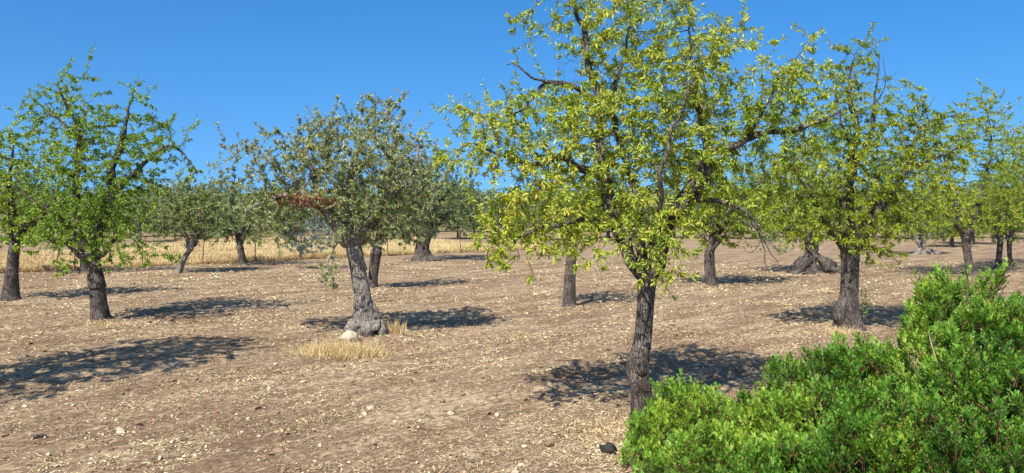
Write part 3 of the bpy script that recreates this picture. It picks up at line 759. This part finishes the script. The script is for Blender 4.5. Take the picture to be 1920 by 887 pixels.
for (px, d, k, sc), (_, where) in zip(FAR, refs):
    x = (px - 960) / F * d
    loc = (x, d, gz(x, d)); rz = rng.random() * 6.28
    if k not in used:
        o = protos[k]; used.add(k); o.location = loc; o.rotation_euler = (0, 0, rz); o.scale = (sc, sc, sc)
    else:
        o = copy_tree(protos[k], loc, rz, sc)
    if where == 'B': o['label'] = 'olive tree of the wood behind the field, merged with its neighbours'; o['group'] = 'trees of the wood behind the field'
    elif where == 'C': o['label'] = 'most distant olive tree, deep inside the wood on the horizon'; o['group'] = 'most distant trees on the horizon'
    else: o['label'] = ('far ' + kinds[k] + ' ' + where); o['group'] = 'far trees closing the field'

# ------------------------------------------------------------------ ground sheet
def axis(parts):
    out = []
    for a, b_, st in parts:
        out.append(np.arange(a, b_, st))
    return np.concatenate(out)
xs = axis([(-2400, -200, 200), (-200, -60, 14), (-60, -24, 2.0), (-24, -10, .3), (-10, 6, .045), (6, 24, .25), (24, 60, 2), (60, 200, 14), (200, 2401, 200)])
ys = axis([(-200, -20, 20), (-20, 4, 1.0), (4, 15, .045), (15, 26, .12), (26, 60, .6), (60, 200, 7), (200, 3001, 200)])
X, Y = np.meshgrid(xs, ys)
Z = ground_z(X.ravel(), Y.ravel())
i = np.arange(len(xs) * len(ys)).reshape(len(ys), len(xs))
Fc = np.stack([i[:-1, :-1], i[:-1, 1:], i[1:, 1:], i[1:, :-1]], -1).reshape(-1, 4)
ground = mesh_obj('ground', np.stack([X.ravel(), Y.ravel(), Z], 1), Fc, M['soil'])
tag(ground, 'brown tilled orchard soil flecked with straw', 'soil', kind='structure')

# scatter that nobody could count ------------------------------------------------
def scatter_xy(n, y0, y1, seed, bias=1.0, thr=-.2):
    """points over the seen wedge of the field, denser where the straw lies in bands"""
    out = []
    tot = 0
    while tot < n:
        k = n * 2
        y = y0 + (y1 - y0) * rng.random(k) ** bias
        x = (rng.random(k) * 2 - 1) * (y * .72 + .6)
        a = x * UX + y * UY; b_ = -x * UY + y * UX
        nz = noise3(np.stack([a * .5, b_ * 2.2, 0 * a], 1), seed) * .6 + noise3(np.stack([a * 3, b_ * 6, 0 * a], 1), seed + 1) * .6
        keep = nz > thr + .5 * (rng.random(k) - .5)
        out.append(np.stack([x[keep], y[keep]], 1)); tot += keep.sum()
    return np.concatenate(out)[:n]

# straw and fallen leaf
q = np.concatenate([scatter_xy(9000, 5, 12, 40, 1.0, -.3), scatter_xy(14000, 5, 12, 60, 1.0, .75), scatter_xy(26000, 11, 30, 50, 1.0, -.1), scatter_xy(18000, 11, 30, 63, 1.0, .5),
                    np.stack([rng.normal(.35, .75, 3500), rng.normal(6.0, .45, 3500)], 1), np.stack([rng.normal(1.1, .5, 1800), rng.normal(6.7, .35, 1800)], 1)])
cc = np.concatenate([scatter_xy(260, 5.2, 12, 100, 1.0, .1), scatter_xy(160, 10, 20, 101, 1.0, .1)])
cl = np.repeat(cc, rng.integers(25, 130, len(cc)), 0)
a_ = rng.normal(size=len(cl)) * .16; b2 = rng.normal(size=len(cl)) * .055
q = np.concatenate([q, cl + np.stack([a_ * UX - b2 * UY, a_ * UY + b2 * UX], 1)])
rows = []
for k in range(26):
    b0 = -6 + 20 * rng.random(); a0 = rng.random() * 12 - 4; ln_ = 1.5 + 5 * rng.random(); m_ = int(ln_ * (60 + 130 * rng.random()))
    a_ = a0 + ln_ * rng.random(m_); b2 = b0 + .08 * noise3(np.c_[a_ * .8, a_ * 0, a_ * 0 + k * 3.3], 9) + rng.normal(size=m_) * .035
    rows.append(np.stack([a_ * UX - b2 * UY, a_ * UY + b2 * UX], 1))
for fx, fy, fh in FEET: rows.append(np.array([fx, fy]) + rng.normal(size=(260, 2)) * [.45, .35])
rows.append(np.array(g(1330, 640)[:2]) + rng.normal(size=(1500, 2)) * [1.4, 1.0])
q = np.concatenate([q] + rows)
q = q[q[:, 1] > 4.2]
n = len(q)
z = ground_z(q[:, 0], q[:, 1])
ang = rng.random(n) * 6.28
long_ = rng.random(n) < .25
dv = np.stack([np.cos(ang), np.sin(ang), rng.normal(size=n) * .28 + .05], 1)
nr = unit(np.array([0, 0, 1.0]) + rng.normal(size=(n, 3)) * .45)
far = np.clip(q[:, 1] / 9, .9, 2.4)
ln = np.where(long_, .05 + .09 * rng.random(n), .010 + .035 * rng.random(n) ** 2) * far; wd = np.where(long_, .003 + .003 * rng.random(n), .006 + .018 * rng.random(n) ** 2) * far
V, Fc = leaf_mesh(np.stack([q[:, 0], q[:, 1], z + .004], 1), dv, nr, ln, wd, fold=.5, droop=.05)
ti = np.clip(.47 + rng.normal(size=n) * .25 + .25 * noise3(np.c_[q * 1.3, z * 0], 71), 0, 1)
o = mesh_obj('straw_litter', V, Fc, M['straw'], tint=np.repeat(ti, 6))
tag(o, 'pale straw and fallen dry leaves littering the tilled soil', 'straw', kind='stuff')

def ico(sub):
    import bmesh
    bm = bmesh.new(); bmesh.ops.create_icosphere(bm, subdivisions=sub, radius=1)
    v = np.array([p.co[:] for p in bm.verts]); f = np.array([[q.index for q in p.verts] for p in bm.faces]); bm.free()
    return v, f
I1 = ico(1); I2 = ico(2); I3 = ico(3)
def lumps_mesh(q, size, sq, base=I1, rough=.35, sink=.25):
    v0, f0 = base
    n = len(q)
    an = rng.random(n) * 6.28
    ca, sa = np.cos(an)[:, None], np.sin(an)[:, None]
    k = (1 + rough * rng.normal(size=(n, len(v0))) * .5)
    v = v0[None] * k[..., None]
    sx = size[:, None] * (.8 + .5 * rng.random((n, 1))); sy = size[:, None] * (.7 + .4 * rng.random((n, 1))); sz = size[:, None] * sq
    x = v[..., 0] * sx; y = v[..., 1] * sy
    xx = x * ca - y * sa; yy = x * sa + y * ca
    zz = v[..., 2] * sz + size[:, None] * sq * (1 - 2 * sink)
    V = np.stack([xx + q[:, 0:1], yy + q[:, 1:2], zz + ground_z(q[:, 0], q[:, 1])[:, None]], -1).reshape(-1, 3)
    Fc = (f0[None] + (np.arange(n) * len(v0))[:, None, None]).reshape(-1, 3)
    return V, Fc
q = np.concatenate([scatter_xy(9000, 4.6, 13, 80, 1.0, -.1), scatter_xy(5000, 12, 24, 82, 1.0, 0)])
sz = np.where(rng.random(len(q)) < .035, .02 + .022 * rng.random(len(q)), .005 + .011 * rng.random(len(q)))
V, Fc = lumps_mesh(q, sz, .55, rough=.5)
o = mesh_obj('soil_clods', V, Fc, M['clod'], smooth=False); tag(o, 'small brown clods of turned soil all over the field', 'clods', kind='stuff')
q = np.concatenate([scatter_xy(2600, 4.6, 13, 90, 1.0, -.3), scatter_xy(700, 12, 22, 92, 1.0, -.2)])
sz = .005 + .012 * rng.random(len(q)) ** 2
V, Fc = lumps_mesh(q, sz, .7)
o = mesh_obj('gravel', V, Fc, M['stone'], smooth=False); tag(o, 'pale gravel scattered through the tilled soil', 'gravel', kind='stuff')

# ------------------------------------------------------------------ stones one can point at
def stone(px, py, rw, label, sq=.6, group='pale stones lying on the soil', sub=I3):
    p0 = g(px, py)
    v0, f0 = sub
    r = rw * p0[1] / F
    sd = rng.random(3) * 50
    v = v0 * (1 + .30 * fbm(v0 * 1.3 + sd, 3, 21))[:, None]
    # a few broken faces
    for _ in range(9):
        nn = randdir(1)[0]; dd = (v @ nn); cut = .58 + .25 * rng.random()
        v = v - nn * np.clip(dd - cut, 0, None)[:, None] * .9
    v = v * np.array([r, r * .8, r * sq]) + np.array([0, 0, r * sq * .45])
    o = mesh_obj('stone', v + p0, f0, M['stone'], origin=p0, smooth=True)
    tag(o, label, 'stone', group)
    return o
stone(653, 641, 20, 'large rounded white boulder in the dry grass at the knotty olive\'s foot', .85, None)
for px, py, r, lab in [(845, 778, 7.5, 'whitish angular stone alone on bare soil right of the bottom centre'), (693, 770, 9, 'flat cream stone, the largest of a small heap in the lower middle'), (683, 777, 6, 'smaller cream stone on the left of the small heap'), (676, 780, 5, 'least stone of the small heap, at its left end'),
    (568, 722, 6, 'white stone on bare soil left of the small heap, below the dry grass'), (447, 723, 5.5, 'pale stone near the tip of the large shadow at left'), (466, 787, 6, 'oval pale stone between the left shadow and the small heap'), (505, 733, 5, 'small pale stone left of the white stone below the grass'),
    (225, 813, 9, 'grey-brown rounded stone at lower left'), (48, 771, 5.5, 'white stone under the left shadow near the photo edge'), (137, 772, 5, 'flat pale stone just below the left shadow'), (398, 819, 5, 'left one of a pair of white stones at lower left'), (408, 825, 5, 'right one of a pair of white stones at lower left'),
    (367, 845, 6, 'pale stone among straw below the pair of white stones'), (486, 818, 5, 'tan stone right of the pair of white stones'), (982, 833, 6.5, 'white stone left of the dark hole'), (978, 870, 8, 'tall pale stone at the bottom edge left of the shrub'), (965, 885, 8, 'pale stone cut by the bottom edge left of the shrub'),
    (1033, 867, 5, 'tan stone at the bottom edge below the dark hole'), (787, 793, 5, 'whitish stone left of the angular stone, in a loose row'), (740, 795, 5, 'tan stone at the left end of the loose row'), (784, 803, 4, 'little stone under the whitish one of the loose row'), (932, 776, 7, 'weathered stone beside a dark soil clod, lower right of centre'), (942, 783, 5, 'small pale stone leaning on the weathered stone'),
    (1037, 745, 5.5, 'stone in the dappled shade left of the foreground trunk'), (870, 850, 4.5, 'small tan stone in straw at the bottom middle'), (517, 685, 5, 'pale stone left of the dry grass tuft'), (760, 640, 5, 'pale stone in the olive\'s shadow edge'), (822, 680, 4, 'small stone on open soil right of the knotty olive'), (1300, 660, 5, 'tan stone in the shade right of the foreground trunk'),
    (300, 855, 5, 'pale pebble-like stone near the bottom left'), (600, 835, 5, 'cream stone near the bottom, left of centre'), (655, 860, 5, 'tan stone near the bottom edge below the small heap'), (90, 860, 5, 'pale stone near the bottom left corner')]:
    stone(px, py, r, lab, .55 + .25 * rng.random())

# black lump standing in for a dark hole; stick, stake
p0 = g(1141, 848)
v0, f0_ = I3
v = v0 * (1 + .55 * fbm(v0 * 2.6 + 3, 4, 51))[:, None] * np.array([.058, .06, .055]) + np.array([0, 0, .02])
tag(mesh_obj('dark_hole_lump', v + p0, f0_, M['hole_dark'], origin=p0), 'black lump standing for a dark hole in straw at the left foot of the shrub', 'hole')
a, b_ = g(62, 826), g(87, 823)
pr = resample(np.array([[*(a + [0, 0, .012]), .012], [*((a + b_) / 2 + [0, .01, .02]), .014], [*(b_ + [0, 0, .02]), .008]]), .03)
tb = Tubes(); tb.add(pr[:, :3], pr[:, 3], 7, .15, 20); tag(tb.build('stick', M['almond_bark'], origin=a), 'short dark stick lying on the soil at lower left', 'stick')
p0 = g(1003, 521)
pr = np.array([[p0[0], p0[1], -.1, .02], [*w(995, 500, p0[1]), .018], [*w(986, 478, p0[1]), .016]])
tb = Tubes(); tb.add(pr[:, :3], pr[:, 3], 8); tag(tb.build('stake', M['rust'], origin=p0), 'thin rusty stake leaning left behind the foreground almond\'s lowest leaves', 'stake')

# ------------------------------------------------------------------ fence and the dry grass behind it
def fence_pt(t): return np.array([-17.5 + t, 22.4 + .93 * t])
f0 = fence_pt(0)
fence = empty('wire_fence', (f0[0], f0[1], 0)); tag(fence, 'thin wire fence on rusty posts along the edge of the tall dry grass', 'fence')
fo = np.array([f0[0], f0[1], 0.])
t = 0; posts = []
while t < 19.5:
    p_ = fence_pt(t); zb = gz(*p_)
    tb = Tubes()
    lean = rng.normal(size=2) * .02
    tb.add([[p_[0], p_[1], zb - .15], [p_[0] + lean[0], p_[1] + lean[1], zb + .6], [p_[0] + 2 * lean[0], p_[1] + 2 * lean[1], zb + 1.12], [p_[0] + 2 * lean[0], p_[1] + 2 * lean[1], zb + 1.125]], [.022, .021, .02, .002], 6)
    tb.build('post', M['rust'], fence, fo); posts.append((p_, zb)); t += 1.45 + .1 * rng.random()
tb = Tubes()
for hgt in (.08, .3, .52, .74, .95, 1.08):
    pts = []
    for (pa, za), (pb, zb) in zip(posts[:-1], posts[1:]):
        for u in (0, .5): 
            pm = pa + (pb - pa) * u; pts.append([pm[0], pm[1] - .025, za + hgt - (.02 if u else 0)])
    tb.add(pts, np.full(len(pts), .003), 4)
tt = np.arange(0, 19, .3)
for t in tt:
    p_ = fence_pt(t); zb = gz(*p_); tb.add([[p_[0], p_[1] - .025, zb + .08], [p_[0], p_[1] - .025, zb + 1.07]], [.002, .002], 3)
tb.build('wire_mesh', M['rust'], fence, fo)

def blades(q, h, wd, lean=.35, tint=.5, hv=.5):
    n = len(q)
    z = ground_z(q[:, 0], q[:, 1]) - .01
    dv = unit(np.stack([rng.normal(size=n) * lean, rng.normal(size=n) * lean, np.ones(n)], 1))
    nr = unit(np.stack([rng.normal(size=n), rng.normal(size=n) - .6, rng.normal(size=n) * .3], 1))
    hh = h * (1 - hv / 2 + hv * rng.random(n))
    V, Fc = leaf_mesh(np.stack([q[:, 0], q[:, 1], z], 1), dv, nr, hh, wd * (.6 + .8 * rng.random(n)), fold=.4, droop=.15, mid=(.2, .6))
    ti = np.clip(tint + rng.normal(size=n) * .2 + .25 * noise3(np.c_[q * .8, z * 0], 77), 0, 1)
    return V, Fc, np.repeat(ti, 6)
n = 150000
tt = -6 + 25.3 * rng.random(n); off = (rng.random(n) ** 1.8) * 32 + .1
base = np.stack([-17.5 + tt, 22.4 + .93 * tt], 1) + np.stack([-off * .30 - .03 * off * (tt - 8), off * .95], 1)
keep = np.abs(base[:, 0]) < base[:, 1] * .75 + 1
base = base[keep]
hn = .26 + .18 * noise3(np.c_[base * .5, base[:, :1] * 0], 78)
V, Fc, ti = blades(base, hn, (.015 * np.clip(base[:, 1] / 28, 1, 2)), .35, .62)
o = mesh_obj('dry_grass', V, Fc, M['grass'], tint=ti); tag(o, 'tall dry yellow grass filling the ground beyond the wire fence', 'grass', kind='stuff')

# tuft at the olive's foot, and thin straw at other trunks
def tuft(name, label, pts, h, wd, lean=.4, tint=.6, kind=None):
    q = np.array(pts); c = q.mean(0); org = np.array([c[0], c[1], gz(*c)])
    V, Fc, ti = blades(q, h, wd, lean, tint, .9)
    tag(mesh_obj(name, V, Fc, M['grass'], tint=ti, origin=org), label, 'grass tuft', kind=kind)
c = g(625, 666)
q = np.concatenate([rng.normal(size=(1300, 2)) * [.20, .15] + c[:2], rng.normal(size=(420, 2)) * [.18, .08] + g(690, 664)[:2]])
tuft('grass_tuft', 'straw coloured dry grass tuft round the white boulder at the knotty olive\'s foot', q, .20, .005, .5, .55)
tuft('grass_tuft', 'few thin dry stalks right of the knotty olive\'s base', rng.normal(size=(130, 2)) * [.07, .06] + g(742, 630)[:2], .26, .007, .3, .55)
tuft('grass_tuft', 'sparse dry stalks at the foot of the bulging almond trunk', rng.normal(size=(110, 2)) * [.12, .05] + g(1580, 628)[:2], .17, .006, .4, .5)
tuft('grass_tuft', 'thin dry stubble at the foot of the foreground almond trunk', rng.normal(size=(420, 2)) * [.22, .18] + g(1165, 805)[:2], .06, .005, .6, .7, 'stuff')
tuft('grass_tuft', 'dry stubble round the base of the ringed almond', rng.normal(size=(160, 2)) * [.2, .08] + g(185, 612)[:2], .09, .008, .4, .6, 'stuff')

# ------------------------------------------------------------------ lentisk shrubs
def shrub(name, label, lobes, nshoot, stems, seed, lone=None, inner=.35):
    """lobes: (px, top_y, d, rx, ry, rz) in metres, top of the lobe at that row"""
    C = []; Rr = []
    for px, ty, d, rx, ry, rz in lobes:
        t = w(px, ty, d); C.append(t - np.array([0, 0, rz])); Rr.append((rx, ry, rz))
    C = np.array(C); Rr = np.array(Rr)
    org = np.array([C[:, 0].mean(), C[:, 1].mean(), 0.]); org[2] = gz(org[0], org[1])
    root = empty(name, org); tag(root, label, 'shrub', 'lentisk shrubs in the foreground')
    area = (Rr[:, 0] * Rr[:, 1] + Rr[:, 0] * Rr[:, 2] + Rr[:, 1] * Rr[:, 2])
    S = []; SD = []
    for i in range(len(C)):
        k = int(nshoot * area[i] / area.sum() * 1.6)
        dr = randdir(k); dr[:, 2] = np.where(dr[:, 2] < -.45, -dr[:, 2], dr[:, 2])
        rr = np.where(rng.random(k) < inner, .55 + .35 * rng.random(k), .93 + .14 * rng.random(k))
        rr = rr * (1 + .16 * noise3(dr * 3.2 + i * 9, seed))
        p_ = C[i] + dr * Rr[i] * rr[:, None]
        ins = np.zeros(k, bool)
        for j in range(len(C)):
            if j != i: ins |= (((p_ - C[j]) / Rr[j]) ** 2).sum(1) < .72
        ok = ~ins & (p_[:, 2] > .06) & ((noise3(p_ * 3.6, seed + 8) < .46) | (rr < .85))
        nrm = unit(dr / Rr[i])
        S.append(p_[ok]); SD.append(nrm[ok])
    S = np.concatenate(S); SD = np.concatenate(SD)
    n = len(S)
    sd = unit(SD * .40 + np.array([0, 0, .85]) + rng.normal(size=(n, 3)) * .28)
    slen = .10 + .18 * rng.random(n) ** 2.5
    start = S - sd * slen[:, None] * .75
    PP = []; DD = []; NN = []; LL = []; TT = []
    tb = Tubes(); rach = Tubes()
    hue = noise3(S * 2.2, seed + 3) * .35 + noise3(S * 6, seed + 4) * .2
    nleaf = 8
    for i in range(n):
        tb_pts = np.array([start[i], start[i] + sd[i] * slen[i] * .5, start[i] + sd[i] * slen[i]])
        tb.add(tb_pts, [.004, .0032, .0015], 3)
        side0 = randdir(1)[0]; a1 = unit(np.cross(sd[i], side0)); a2 = np.cross(sd[i], a1)
        for k in range(nleaf):
            f_ = .2 + .8 * k / (nleaf - 1)
            an = k * 2.4 + .4 * rng.random()
            out_ = a1 * math.cos(an) + a2 * math.sin(an)
            rd = unit(sd[i] * (.55 + .6 * f_) + out_ * (.85 - .35 * f_) + np.array([0, 0, .22]))
            rl = (.075 - .025 * f_) * (.8 + .4 * rng.random())
            b0 = start[i] + sd[i] * slen[i] * f_
            lat = unit(np.cross(rd, np.array([0, 0, 1.0]) + rng.normal(size=3) * .3)); upn = np.cross(lat, rd)
            if k % 3 == 0 and i % 3 == 0: rach.add([b0, b0 + rd * rl], [.0012, .0007], 3)
            npair = 4
            for m_ in range(npair):
                u = .22 + .7 * m_ / (npair - 1)
                for sg in (-1, 1):
                    PP.append(b0 + rd * rl * u); DD.append(rd * .95 + lat * sg * .55 + upn * .15)
                    NN.append(upn); LL.append(.027 * (.7 + .4 * rng.random()))
                    TT.append(.40 + hue[i] + .34 * (f_ - .5))
            PP.append(b0 + rd * rl); DD.append(rd); NN.append(upn); LL.append(.026); TT.append(.45 + hue[i])
    PP = np.array(PP); DD = unit(np.array(DD) + rng.normal(size=(len(PP), 3)) * .18); NN = unit(np.array(NN) + rng.normal(size=(len(PP), 3)) * .35); LL = np.array(LL)
    V, Fc = leaf_mesh(PP, DD, NN, LL, LL * .36, fold=.25, droop=.05, mid=(.32, .74))
    ti = np.clip(np.array(TT) + rng.normal(size=len(PP)) * .15, .05, .93); ti[rng.random(len(ti)) < .012] = 1.0; ti[rng.random(len(ti)) < .010] = 0.0
    mesh_obj('foliage', V, Fc, M['lentisk_leaf'], root, np.repeat(ti, 6), origin=org)
    # woody stems from the ground up into each lobe
    for i in range(len(C)):
        for k in range(stems):
            e = C[i] + randdir(1)[0] * Rr[i] * .65; e[2] = max(e[2], C[i][2])
            b0 = np.array([C[i][0] + rng.normal() * .08, C[i][1] + rng.normal() * .08, gz(C[i][0], C[i][1]) - .03])
            m_ = (b0 + e) / 2 + rng.normal(size=3) * .05
            pr = catmull(np.array([[*b0, .012], [*m_, .009], [*e, .004]]), 5); tb.add(pr[:, :3], pr[:, 3], 5)
    tb.v += rach.v; 
    for f_ in rach.f: tb.f.append(f_ + tb.n)
    tb.n += rach.n
    tb.build('stems', M['lentisk_stem'], root, org).name = 'stem'
    if lone:
        t2 = Tubes()
        for l in lone:
            pr = resample(np.array([[*w(px, py, d), r] for px, py, d, r in l]), .04); t2.add(pr[:, :3], pr[:, 3], 6, .1, 20)
        o = t2.build('bare_stem', M['grey_stem'], root, org); o['label'] = 'pale grey bare stem'
    print(name, 'leaflets', len(PP))
shrub('lentisk_shrub', 'low spreading part of the green lentisk scrub, hiding the foot of the foreground almond', 
  [(1300, 722, 6.05, .36, .40, .50), (1235, 785, 5.9, .28, .35, .40), (1200, 845, 5.7, .18, .25, .30), (1375, 752, 5.7, .40, .40, .50), (1480, 690, 5.9, .24, .30, .60), (1455, 770, 5.4, .45, .40, .55), (1555, 655, 5.8, .30, .35, .75), (1640, 655, 5.6, .34, .4, .8),
   (1580, 720, 5.2, .42, .4, .7), (1330, 815, 5.2, .42, .35, .45), (1470, 840, 4.8, .42, .35, .5), (1600, 800, 4.7, .4, .35, .6), (1250, 870, 5.3, .28, .3, .3)], 2300, 2, 5)
shrub('lentisk_shrub', 'tall lentisk shrub at the right edge with red stems and a pale bare stem', 
  [(1748, 528, 5.35, .15, .22, .6), (1765, 545, 5.3, .26, .30, .8), (1840, 548, 5.2, .32, .35, .9), (1900, 590, 5.0, .35, .4, 1.0), (1990, 585, 5.0, .40, .5, 1.1), (1745, 640, 5.0, .34, .35, .8), (1830, 660, 4.6, .36, .35, .9), (1930, 680, 4.4, .4, .35, .9), (1720, 760, 4.5, .36, .3, .7), (1850, 790, 4.1, .36, .3, .7)], 1900, 3, 6,
  lone=[[(1741, 620, 4.95, .003), (1745, 640, 4.80, .004), (1757, 680, 4.72, .0045), (1768, 725, 4.78, .005)]])

# thin weed beside the bulging almond
p0 = g(1617, 612)
wr = empty('weed', p0); tag(wr, 'thin green weed sprig beside the bulging almond trunk', 'weed')
tb = Tubes(); pts = []
for k in range(5):
    e = p0 + np.array([rng.normal() * .10, rng.normal() * .08, .35 + .35 * rng.random()])
    m_ = (p0 + e) / 2 + rng.normal(size=3) * .03
    pr = catmull(np.array([p0 - [0, 0, .02], m_, e]), 5); tb.add(pr, np.linspace(.005, .002, len(pr)), 4); pts.append(pr[4:])
tb.build('stem', M['almond_bark'], wr, p0)
pts = np.repeat(np.concatenate(pts), 3, 0); n = len(pts)
V, Fc = leaf_mesh(pts, unit(randdir(n) + [0, 0, .3]), randdir(n), .04 + .02 * rng.random(n), .014 * np.ones(n))
mesh_obj('leaves', V, Fc, M['fresh_almond_leaf'], wr, np.repeat(.4 + .3 * rng.random(n), 6), origin=p0).name = 'foliage'

# ------------------------------------------------------------------ light, sky, camera
SUNV = Vector((.36, .82, -1.0)).normalized()
ld = bpy.data.lights.new('sun', 'SUN'); ld.energy = 5.0; ld.angle = math.radians(.53); ld.color = (1, .95, .86)
lo = bpy.data.objects.new('sun', ld); COL.objects.link(lo)
lo.rotation_euler = SUNV.to_track_quat('-Z', 'Y').to_euler(); lo.location = (-8, -18, 22)
el = math.asin(-SUNV.z); az = math.atan2(-SUNV.x, -SUNV.y)
wd_ = bpy.data.worlds.new('World'); SC.world = wd_; wd_.use_nodes = True
nt = wd_.node_tree
for n_ in list(nt.nodes): nt.nodes.remove(n_)
sky = nt.nodes.new('ShaderNodeTexSky'); sky.sky_type = 'NISHITA'; sky.sun_disc = False
sky.sun_elevation = el; sky.sun_rotation = az; sky.altitude = 0; sky.air_density = 1.0; sky.dust_density = .8; sky.ozone_density = 5.0
tcw = nt.nodes.new('ShaderNodeTexCoord'); vm = nt.nodes.new('ShaderNodeVectorMath'); vm.operation = 'MULTIPLY_ADD'
vm.inputs[1].default_value = (1, 1, .80); vm.inputs[2].default_value = (0, 0, .155)      # a clear dry sky with little horizon haze
nt.links.new(tcw.outputs['Generated'], vm.inputs[0]); nt.links.new(vm.outputs[0], sky.inputs['Vector'])
hs = nt.nodes.new('ShaderNodeHueSaturation'); hs.inputs['Saturation'].default_value = 1.30; hs.inputs['Value'].default_value = 1.0
bg = nt.nodes.new('ShaderNodeBackground'); bg.inputs['Strength'].default_value = .120
ow = nt.nodes.new('ShaderNodeOutputWorld')
nt.links.new(sky.outputs[0], hs.inputs['Color']); nt.links.new(hs.outputs[0], bg.inputs['Color']); nt.links.new(bg.outputs[0], ow.inputs['Surface'])

cd = bpy.data.cameras.new('camera'); cd.sensor_width = 36; cd.lens = 36 * F / 1920; cd.clip_start = .1; cd.clip_end = 6000
cd.shift_y = -(443.5 - HOR) / 1920
co = bpy.data.objects.new('camera', cd); COL.objects.link(co); co.location = (0, 0, HC); co.rotation_euler = (math.pi / 2, 0, 0)
SC.camera = co
vs = SC.view_settings; vs.view_transform = 'Standard'; vs.look = 'None'; vs.exposure = .66; vs.gamma = 1; vs.use_curve_mapping = False
SC.render.engine = 'CYCLES'
SC.cycles.max_bounces = 6; SC.cycles.diffuse_bounces = 3; SC.cycles.glossy_bounces = 2; SC.cycles.transmission_bounces = 3; SC.cycles.transparent_max_bounces = 4
SC.cycles.use_denoising = True
